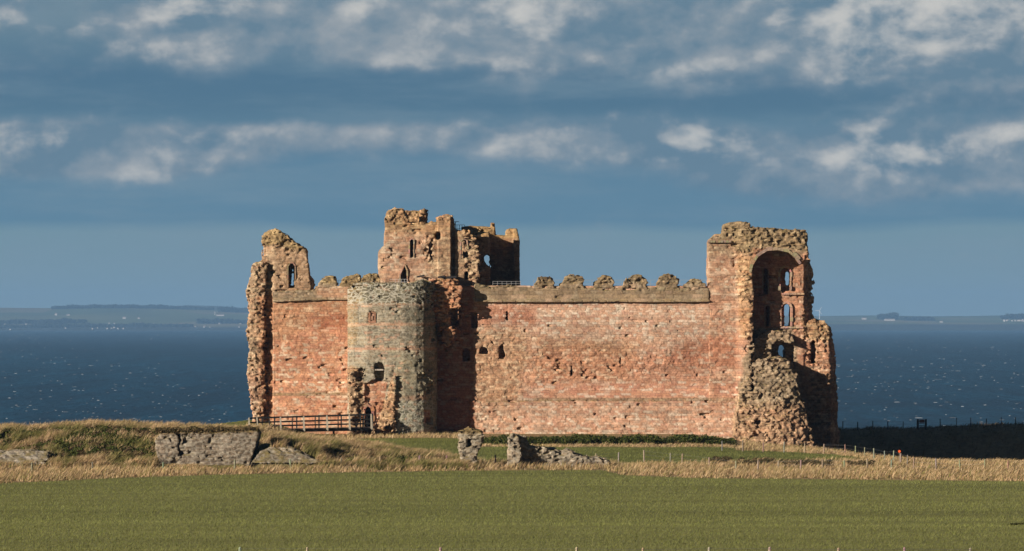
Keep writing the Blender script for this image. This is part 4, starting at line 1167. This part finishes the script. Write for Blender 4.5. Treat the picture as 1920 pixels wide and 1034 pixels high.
# dry grass
n = 620000
X = RNG.uniform(-62, 64, n); Y = 243 + (405 - 243) * RNG.random(n) ** 1.6
n2_ = 230000
X = np.concatenate([X, RNG.uniform(-46, -3, n2_)]); Y = np.concatenate([Y, RNG.uniform(267.5, 286, n2_)])
ok = np.abs(X) < .148 * Y + 9
X, Y = X[ok], Y[ok]
crop, dry, lawn = zones(X, Y)
px = CX + X / Y * F
moundm = (px < 872) & (Y > 267.5) & (Y < 300)
behind = (px < 470) & (Y > 300)
hidden = ((px > 900) & (px < 1390) & (Y > 328)) | (Y > 398) | ((px > 1500) & (Y > 352) & (Y < 366) & (px < 1600))
keep = (dry > RNG.random(len(X)) * .9 + .08) & ~hidden & (RNG.random(len(X)) < np.where(Y > 360, .9, 1))
clump = fbm(X / .8, Y / .8, X * 0, 2, 71)
keep &= (clump > .34 + .12 * RNG.random(len(X)))
# keep the pits in front of the walls open
X, Y, dry, clump, moundm = X[keep], Y[keep], dry[keep], clump[keep], moundm[keep]
px = CX + X / Y * F
scr = fbm(X / 2.3, Y / 2.3, X * 0, 3, 77) > .43 + .05 * (px > 290) + .035 * (px > 512)
inrev = moundm & scr & (Y > 270.6) & (Y < 278.8) & (RNG.random(len(X)) < .8)
inrev |= (px > 292) & (px < 484) & (Y > 269.3) & (Y < 274.5)
inrev |= (px > 484) & (px < 506) & (Y > 269.5) & (Y < 275.5)
inrev |= (px > 474) & (px < 590 ) & (Y > 267.6) & (Y < 270.0)
inrev |= (px > -60) & (px < 86) & (Y > 268.4) & (Y < 271)
X, Y, dry, clump, moundm, px = [v[~inrev] for v in (X, Y, dry, clump, moundm, px)]
n = len(X); print('dry blades', n)
Z_ = terrain(X, Y)
h = RNG.uniform(.25, .62, n) * (.5 + 1.0 * clump)
edge = sstep(edge_y(px), edge_y(px) + 2.5, Y); h *= .45 + .55 * edge
h = np.where(Y > 300, h * .7, h); h = np.where(moundm, h * 1.35, h)
h = np.where((px > 1150) & (Y < 300), h * .85, h); h = np.where((px > 288) & (px < 486) & (Y > 265.5) & (Y < 270), h * .4, h); h = np.where((px > 885) & (px < 1385) & (Y > 312), h * .65, h)
lean = np.stack([h * RNG.normal(.45, .28, n), h * RNG.normal(-.05, .25, n)], 1)
ci = RNG.integers(0, 8, n); cols = STRAW[ci] * (.55 + .9 * clump)[:, None] * RNG.uniform(.8, 1.2, (n, 1))
gr = sstep(.44, .66, fbm(X / 1.2, Y / 1.2, X * 0, 3, 73)) * np.where(moundm, .9 * (1 - .7 * sstep(278, 281, Y)), .28)
gcol = np.array((.19, .18, .06)) * RNG.uniform(.6, 1.3, (n, 1))
cols = cols * (1 - gr[:, None]) + gcol * gr[:, None]
cols = np.where((Y > 360)[:, None], cols * .55, cols)  # blades on the far bank coloured darker to deepen its shade
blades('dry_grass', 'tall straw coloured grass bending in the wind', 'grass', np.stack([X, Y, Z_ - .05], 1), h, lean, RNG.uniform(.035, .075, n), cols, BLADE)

# crop and lawn
n = 420000
Y = 160 + (350 - 160) * RNG.random(n) ** 1.15; X = RNG.uniform(-1, 1, n) * (.148 * Y + 7)
crop, dry, lawn = zones(X, Y)
k = (RNG.random(n) < crop + .6 * lawn) & (Y < 350)
X, Y, crop = X[k], Y[k], crop[k]; n = len(X)
st = fbm(X / 26 + Y * .02, Y / 1.3 + 1.2 * vnoise(X / 14, Y / 9, X * 0, 50), X * 0, 4, 51)
h = RNG.uniform(.06, .15, n) * (.55 + .9 * st)
cols = np.array([(.165, .16, .042), (.175, .165, .05), (.145, .145, .037), (.17, .15, .05)])[RNG.integers(0, 4, n)] * ((.72 + .6 * st) * crop_band(X, Y))[:, None] * np.array((1.13, 1.26, 1.42))
blades('crop_grass', 'short green crop covering the field and lawn', 'grass', np.stack([X, Y, terrain(X, Y) - .01], 1), h, np.stack([RNG.normal(.03, .05, n), RNG.normal(0, .05, n)], 1), RNG.uniform(.02, .045, n), cols, BLADE, two=False)
print('grass', time.time() - T0)

def leaves(name, label, cat, P, size, cols, kind, parent=None):
    n = len(P)
    a = RNG.normal(size=(n, 3)); a /= np.linalg.norm(a, axis=1)[:, None]
    b = np.cross(a, RNG.normal(size=(n, 3))); b /= np.linalg.norm(b, axis=1)[:, None]
    a = a * size[:, None]; b = b * (size * RNG.uniform(.4, .8, n))[:, None]
    V = np.stack([P + a, P + b, P - a, P - b], 1).reshape(-1, 3)
    o = new_mesh(name, V, quads=np.arange(n * 4).reshape(-1, 4), mat=LEAF, cols=np.repeat(cols, 4, 0))
    tag(o, label, cat, kind=kind); return o
# gorse hedge at the wall foot: many lobes along a line
def lobes(centers, radii, per, flat=.8):
    c = np.repeat(np.array(centers), per, 0); r = np.repeat(np.array(radii), per)
    d = RNG.normal(size=(len(c), 3)); d /= np.linalg.norm(d, axis=1)[:, None]
    rad = r * RNG.uniform(.35, 1.05, len(c)) ** .6
    P = c + d * rad[:, None] * np.array((1, .8, flat))
    return P
cs = []; rs = []
for k in range(330):
    px = 903 + (1374 - 903) * RNG.random(); Y = RNG.uniform(322.5, 327.5)
    x = (px - CX) / F * Y; z = float(terrain(x, Y)); t = min(1, (px - 895) / 60.)
    zt = EYE - ((817 if px < 1340 else 820) - HY) / F * 324
    hh = (zt - z) * (.45 + .55 * t) * (.55 + .6 * float(vnoise(np.array([x / 1.6]), np.array([Y / 2]), np.array([0.]), 5)[0]))
    cs.append((x, Y, z + hh * RNG.uniform(.25, .7))); rs.append(RNG.uniform(.28, .55))
P = lobes(cs, rs, 110); n = len(P)
cl = np.array([(.06, .075, .02), (.09, .10, .028), (.045, .06, .016), (.14, .125, .045)])[RNG.choice(4, n, p=[.4, .3, .2, .1])] * RNG.uniform(.7, 1.3, (n, 1))
leaves('gorse_hedge', 'long low dark green gorse hedge along the foot of the curtain wall', 'hedge', P, RNG.uniform(.05, .12, n), cl, 'thing')
# dark shrubs and bracken on the bank
cs = []; rs = []; kk = []
while len(cs) < 1300:
    px = RNG.uniform(-60, 850); Y = RNG.uniform(270.5, 281.5); x = (px - CX) / F * Y
    v = float(fbm(np.array([x / 2.3]), np.array([Y / 2.3]), np.array([0.]), 3, 77)[0])
    if v < .44 + (.05 if px > 290 else 0) or 286 < px < 512 and Y < 279: continue
    if (px > 512 and v < .54) or Y > 278.6 or Y < 271: continue
    z = float(terrain(x, Y))
    if z < .25: continue
    cs.append((x, Y, z + .2)); rs.append(RNG.uniform(.2, .46)); kk.append(0 if hsh(int(x * 2), int(Y), 0, 9) > .35 else 1)
P = lobes(cs, rs, 70, .7); n = len(P); kk = np.repeat(np.array(kk), 70)
cl = np.where((kk == 0)[:, None], np.array((.085, .10, .028)), np.array((.17, .12, .065))) * RNG.uniform(.5, 1.4, (n, 1))
leaves('bank_scrub', 'dark green scrub and brown bracken over the bank', 'scrub', P, RNG.uniform(.05, .11, n), cl, 'stuff')
# heather fringe hanging over the top of the big revetment
px = RNG.uniform(292, 486, 9000); Y = RNG.uniform(269.7, 273, 9000)
zt = EYE - (809 - (px - 290) / 190 * 1.5 - HY) / F * 270
P = np.stack([(px - CX) / F * Y, Y, zt + RNG.uniform(-.22, .28, 9000) * (.3 + .9 * vnoise(px / 9., Y * 0, Y * 0, 3))], 1)
cl = np.array([(.16, .11, .055), (.20, .145, .075), (.10, .085, .035)])[RNG.integers(0, 3, 9000)] * RNG.uniform(.6, 1.3, (9000, 1))
leaves('heather_fringe', 'brown heather growing over the top of the big wall face', 'heather', P, RNG.uniform(.05, .10, 9000), cl, 'stuff')
cs = []; rs = []  # dark leaf clumps added in place of dark hollows in the dry grass
for a, b, c in ((1335, 1372, 866), (1385, 1450, 868), (1462, 1560, 871), (1590, 1640, 873)):
    for k in range(int((b - a) * .7)):
        x, y, z = drop(RNG.uniform(a, b), c + RNG.uniform(0, 7)); cs.append((x, y, z + .28)); rs.append(RNG.uniform(.15, .34))
P = lobes(cs, rs, 60, .7); n = len(P)
cl = np.array([(.10, .07, .04), (.13, .095, .05), (.07, .07, .03)])[RNG.integers(0, 3, n)] * RNG.uniform(.6, 1.3, (n, 1))
leaves('dark_hollow_clumps', 'dark brown clumps standing in for hollows in the dry grass strip behind the fence', 'dark hollows', P, RNG.uniform(.04, .08, n), cl, 'stuff')
x, y, z = drop(1913, 985)
P = lobes([(x + d, y + .35 * d, z + .03) for d in np.linspace(-.6, .9, 14)], [.16] * 14, 50, .6); n = len(P)
leaves('grass_tuft', 'small dark tuft of rank grass in the crop at the right edge', 'tuft', P, RNG.uniform(.03, .06, n), np.array((.06, .06, .02)) * RNG.uniform(.6, 1.3, (n, 1)), 'thing')
print('veg', time.time() - T0)

# ------------------------------------------------------------------ haze
hz0, hz1, hy0, hy1, hxw = SEA - 4.5, 190., -260., 21000., 14500.
V = [(-hxw, hy0, hz0), (hxw, hy0, hz0), (hxw, hy1, hz0), (-hxw, hy1, hz0), (-hxw, hy0, hz1), (hxw, hy0, hz1), (hxw, hy1, hz1), (-hxw, hy1, hz1)]
mz, nt = material('sea_haze')
pv = nt.n('ShaderNodeVolumePrincipled'); pv.inputs['Color'].default_value = (.24, .46, .78, 1); pv.inputs['Density'].default_value = 5.5e-5; pv.inputs['Anisotropy'].default_value = 0.0
o = nt.n('ShaderNodeOutputMaterial'); nt.t.links.new(pv.outputs[0], o.inputs['Volume'])
hz = new_mesh('haze', V, faces=[[0, 3, 2, 1], [4, 5, 6, 7], [0, 1, 5, 4], [1, 2, 6, 5], [2, 3, 7, 6], [3, 0, 4, 7]], mat=mz)
tag(hz, 'thin blue sea haze', kind='stuff')

# ------------------------------------------------------------------ sky
world = bpy.data.worlds.new('World'); SC.world = world; world.use_nodes = True
nt = NT(world.node_tree)
STR = .1
d = nt.n('ShaderNodeTexCoord').outputs['Generated']
sp = nt.n('ShaderNodeSeparateXYZ'); nt.put(sp.inputs[0], d)
az = nt.m('ARCTAN2', sp.outputs[0], sp.outputs[1])
hr = nt.m('SQRT', nt.m('ADD', nt.m('MULTIPLY', sp.outputs[0], sp.outputs[0]), nt.m('MULTIPLY', sp.outputs[1], sp.outputs[1])))
U = nt.m('MULTIPLY', az, 6.475); V_ = nt.m('MULTIPLY', nt.m('DIVIDE', sp.outputs[2], nt.m('MAXIMUM', hr, .02)), 6.475)
def cvec(u, v, w): 
    c = nt.n('ShaderNodeCombineXYZ'); nt.put(c.inputs[0], u); nt.put(c.inputs[1], v); nt.put(c.inputs[2], w); return c.outputs[0]
def lin(c): return tuple(((v / 255 + .055) / 1.055) ** 2.4 if v / 255 > .04045 else v / 255 / 12.92 for v in c)
wob = nt.noise(cvec(nt.m('MULTIPLY', U, 1.6), nt.m('MULTIPLY', V_, 5.0), 3.3), 1.0, 5, .6)
Vw = nt.m('ADD', V_, nt.m('MULTIPLY', nt.m('SUBTRACT', wob, .5), .05))
rp = nt.n('ShaderNodeValToRGB'); nt.put(rp.inputs[0], nt.m('DIVIDE', Vw, .8))
stops = [(0, (130, 156, 167)), (.12, (123, 152, 165)), (.168, (120, 151, 164)), (.190, (93, 133, 157)), (.235, (95, 134, 158)), (.30, (92, 131, 156)), (.372, (90, 126, 149)), (.40, (82, 119, 144)), (.455, (80, 117, 143)), (.52, (98, 130, 150)), (.60, (114, 139, 154)), (.8, (88, 122, 145))]
while len(rp.color_ramp.elements) < len(stops): rp.color_ramp.elements.new(.5)
for e, (p, c) in zip(rp.color_ramp.elements, stops): e.position = p / .8; e.color = lin(c) + (1,)
base = rp.outputs[0]
# thin veils
veil = nt.rng(nt.noise(cvec(nt.m('MULTIPLY', U, 2.2), nt.m('MULTIPLY', V_, 13.0), 8.1), 1.0, 6, .6), .42, .75, 0, .5, True)
base = nt.mix(veil, base, lin((128, 152, 166)) + (1,))
def blob(px, py, rx, ry, wgt):
    u0 = (px - 960) / 1000.; v0 = (603 - py) / 1000.
    a = nt.m('MULTIPLY', nt.m('SUBTRACT', U, u0), 1000. / rx); b = nt.m('MULTIPLY', nt.m('SUBTRACT', V_, v0), 1000. / ry)
    q = nt.m('ADD', nt.m('MULTIPLY', a, a), nt.m('MULTIPLY', b, b))
    return nt.m('MULTIPLY', nt.m('EXPONENT', nt.m('MULTIPLY', q, -1.0)), wgt)
BL = [(60, 285, 230, 42, 1.0), (120, 255, 110, 24, .5), (400, 258, 110, 20, .7), (330, 300, 200, 40, .45), (700, 250, 170, 22, .4), (1100, 245, 120, 28, .8), (1290, 268, 110, 30, .9), (1260, 300, 90, 14, .5), (1500, 330, 300, 40, .55), (1650, 285, 190, 45, .95), (1850, 290, 190, 60, .8), (1560, 312, 70, 30, .5),
      (990, 50, 120, 50, 1.0), (840, 30, 110, 50, .7), (400, 40, 160, 55, .75), (600, 60, 260, 60, .5), (1250, 50, 240, 70, .6), (1650, 50, 260, 80, .85), (1880, 90, 130, 90, .8), (1780, 20, 150, 40, .6), (20, 20, 60, 30, .5), (1050, 40, 720, 78, .75), (1720, 75, 340, 100, .6), (600, 35, 330, 75, .6), (110, 288, 290, 52, .7), (1660, 325, 390, 66, .65), (1150, 262, 240, 38, .6), (700, 262, 520, 34, .5), (1350, -60, 900, 70, .7), (300, -90, 700, 70, .7)]
Wt = None
for b in BL:
    q = blob(*b); Wt = q if Wt is None else nt.m('ADD', Wt, q)
Wt = nt.m('MINIMUM', Wt, 1.05)
def dens(du, dv):
    vec = cvec(nt.m('MULTIPLY', nt.m('ADD', U, du), 5.2), nt.m('MULTIPLY', nt.m('ADD', V_, dv), 7.4), 1.7)
    return nt.noise(vec, 1.0, 8, .52, .1)
n1 = dens(0, 0); n2 = dens(-.020, .026)
soft = nt.noise(cvec(nt.m('MULTIPLY', U, 3.0), nt.m('MULTIPLY', V_, 6.0), 5.5), 1.0, 4, .5)
# grey bodies of the clouds
fine = nt.noise(cvec(nt.m('MULTIPLY', U, 13.0), nt.m('MULTIPLY', V_, 22.0), 2.2), 1.0, 6, .6)
body = nt.rng(nt.m('ADD', nt.m('MULTIPLY', Wt, .95), nt.m('ADD', nt.m('MULTIPLY', nt.m('SUBTRACT', n1, .5), 1.15), nt.m('MULTIPLY', nt.m('SUBTRACT', fine, .5), .3))), .10, .72, 0, .92, True)
tone = nt.rng(nt.m('ADD', soft, nt.m('MULTIPLY', nt.m('SUBTRACT', n1, n2), 2.0)), .3, .72)
c1 = nt.mix(body, base, nt.mix(tone, lin((104, 133, 153)) + (1,), lin((156, 165, 172)) + (1,)))
HEADS = [(60, 266, 210, 36, .8), (150, 275, 60, 18, .3), (395, 260, 120, 18, .7), (260, 285, 160, 24, .4), (700, 250, 90, 9, .3), (1080, 240, 70, 12, .5), (1300, 262, 75, 26, 1.0), (1250, 299, 60, 8, .9), (1580, 302, 130, 26, .75), (1660, 275, 90, 30, .7), (1740, 300, 90, 34, .55), (1860, 290, 140, 44, .7),
         (985, 48, 80, 50, .9), (900, 15, 110, 36, .6), (820, 50, 60, 44, .5), (350, 26, 190, 40, .6), (660, 4, 140, 26, .6), (1220, 40, 160, 56, .45), (1560, 55, 110, 70, .6), (1690, 30, 140, 46, .7), (1790, 15, 150, 36, .6), (1890, 80, 70, 80, .7), (15, 15, 40, 30, .8)]
Hd = None
for b in HEADS:
    q = blob(*b); Hd = q if Hd is None else nt.m('ADD', Hd, q)
lit = nt.m('ADD', nt.m('MULTIPLY', nt.m('SUBTRACT', n1, n2), 2.9), nt.m('ADD', nt.m('MULTIPLY', nt.m('SUBTRACT', n1, .5), 1.6), nt.m('ADD', nt.m('MULTIPLY', Hd, .46), nt.m('MULTIPLY', nt.m('SUBTRACT', fine, .5), .62))))
lit = nt.m('MULTIPLY', nt.rng(lit, .10, 1.08, 0, 1, True), nt.rng(nt.m('ADD', Wt, Hd), .12, .5))
vis = nt.mix(nt.m('MULTIPLY', lit, .9), c1, lin((212, 210, 205)) + (1,))
gain = nt.n('ShaderNodeVectorMath', operation='SCALE'); nt.put(gain.inputs[0], vis); gain.inputs['Scale'].default_value = 1.0 / STR * .55
SKYGAIN = gain
sky = nt.n('ShaderNodeTexSky', sky_type='NISHITA', sun_disc=False, sun_elevation=EL, sun_rotation=math.radians(180) + AZ)
skyc = nt.mix(1.0, sky.outputs[0], (.25, .31, .38), 'MULTIPLY')
hi = nt.rng(V_, .8, 1.9, 0, 1, True)
colr = nt.mix(hi, gain.outputs[0], skyc)
# unseen sky dimmed away from the view, added to keep shaded faces dark
away = nt.rng(nt.m('ABSOLUTE', az), .35, 1.2, 1.0, .35, True)
av = nt.n('ShaderNodeVectorMath', operation='SCALE'); nt.put(av.inputs[0], colr); nt.put(av.inputs['Scale'], away)
bg = nt.n('ShaderNodeBackground'); nt.put(bg.inputs[0], av.outputs[0]); bg.inputs[1].default_value = STR
o = nt.n('ShaderNodeOutputWorld'); nt.t.links.new(bg.outputs[0], o.inputs[0])

# ------------------------------------------------------------------ sun, camera, settings
L = bpy.data.lights.new('sun', 'SUN'); L.energy = 5.0; L.angle = math.radians(.5); L.color = (1.0, .89, .76)
lo = bpy.data.objects.new('sun', L); COL.objects.link(lo); lo.rotation_euler = SUNV.to_track_quat('Z', 'Y').to_euler(); lo.location = SUNV * 100
cam = bpy.data.cameras.new('camera'); co = bpy.data.objects.new('camera', cam); COL.objects.link(co)
co.location = (0, 0, EYE); co.rotation_euler = (math.radians(90), 0, 0)
cam.sensor_width = 36; cam.lens = F / 1920 * 36; cam.shift_y = (HY - 517) / 1920.; cam.clip_start = 1; cam.clip_end = 60000
SC.camera = co
SC.view_settings.view_transform = 'Standard'; SC.view_settings.look = 'None'; SC.view_settings.exposure = .75; SC.view_settings.gamma = 1
SC.cycles.max_bounces = 5; SC.cycles.diffuse_bounces = 2; SC.cycles.glossy_bounces = 2; SC.cycles.transmission_bounces = 2; SC.cycles.volume_bounces = 0; SC.cycles.transparent_max_bounces = 4
SC.cycles.use_denoising = True; SC.cycles.denoiser = 'OPENIMAGEDENOISE'; SC.cycles.denoising_input_passes = 'RGB_ALBEDO_NORMAL'; SC.cycles.denoising_prefilter = 'ACCURATE'
print('done', time.time() - T0)
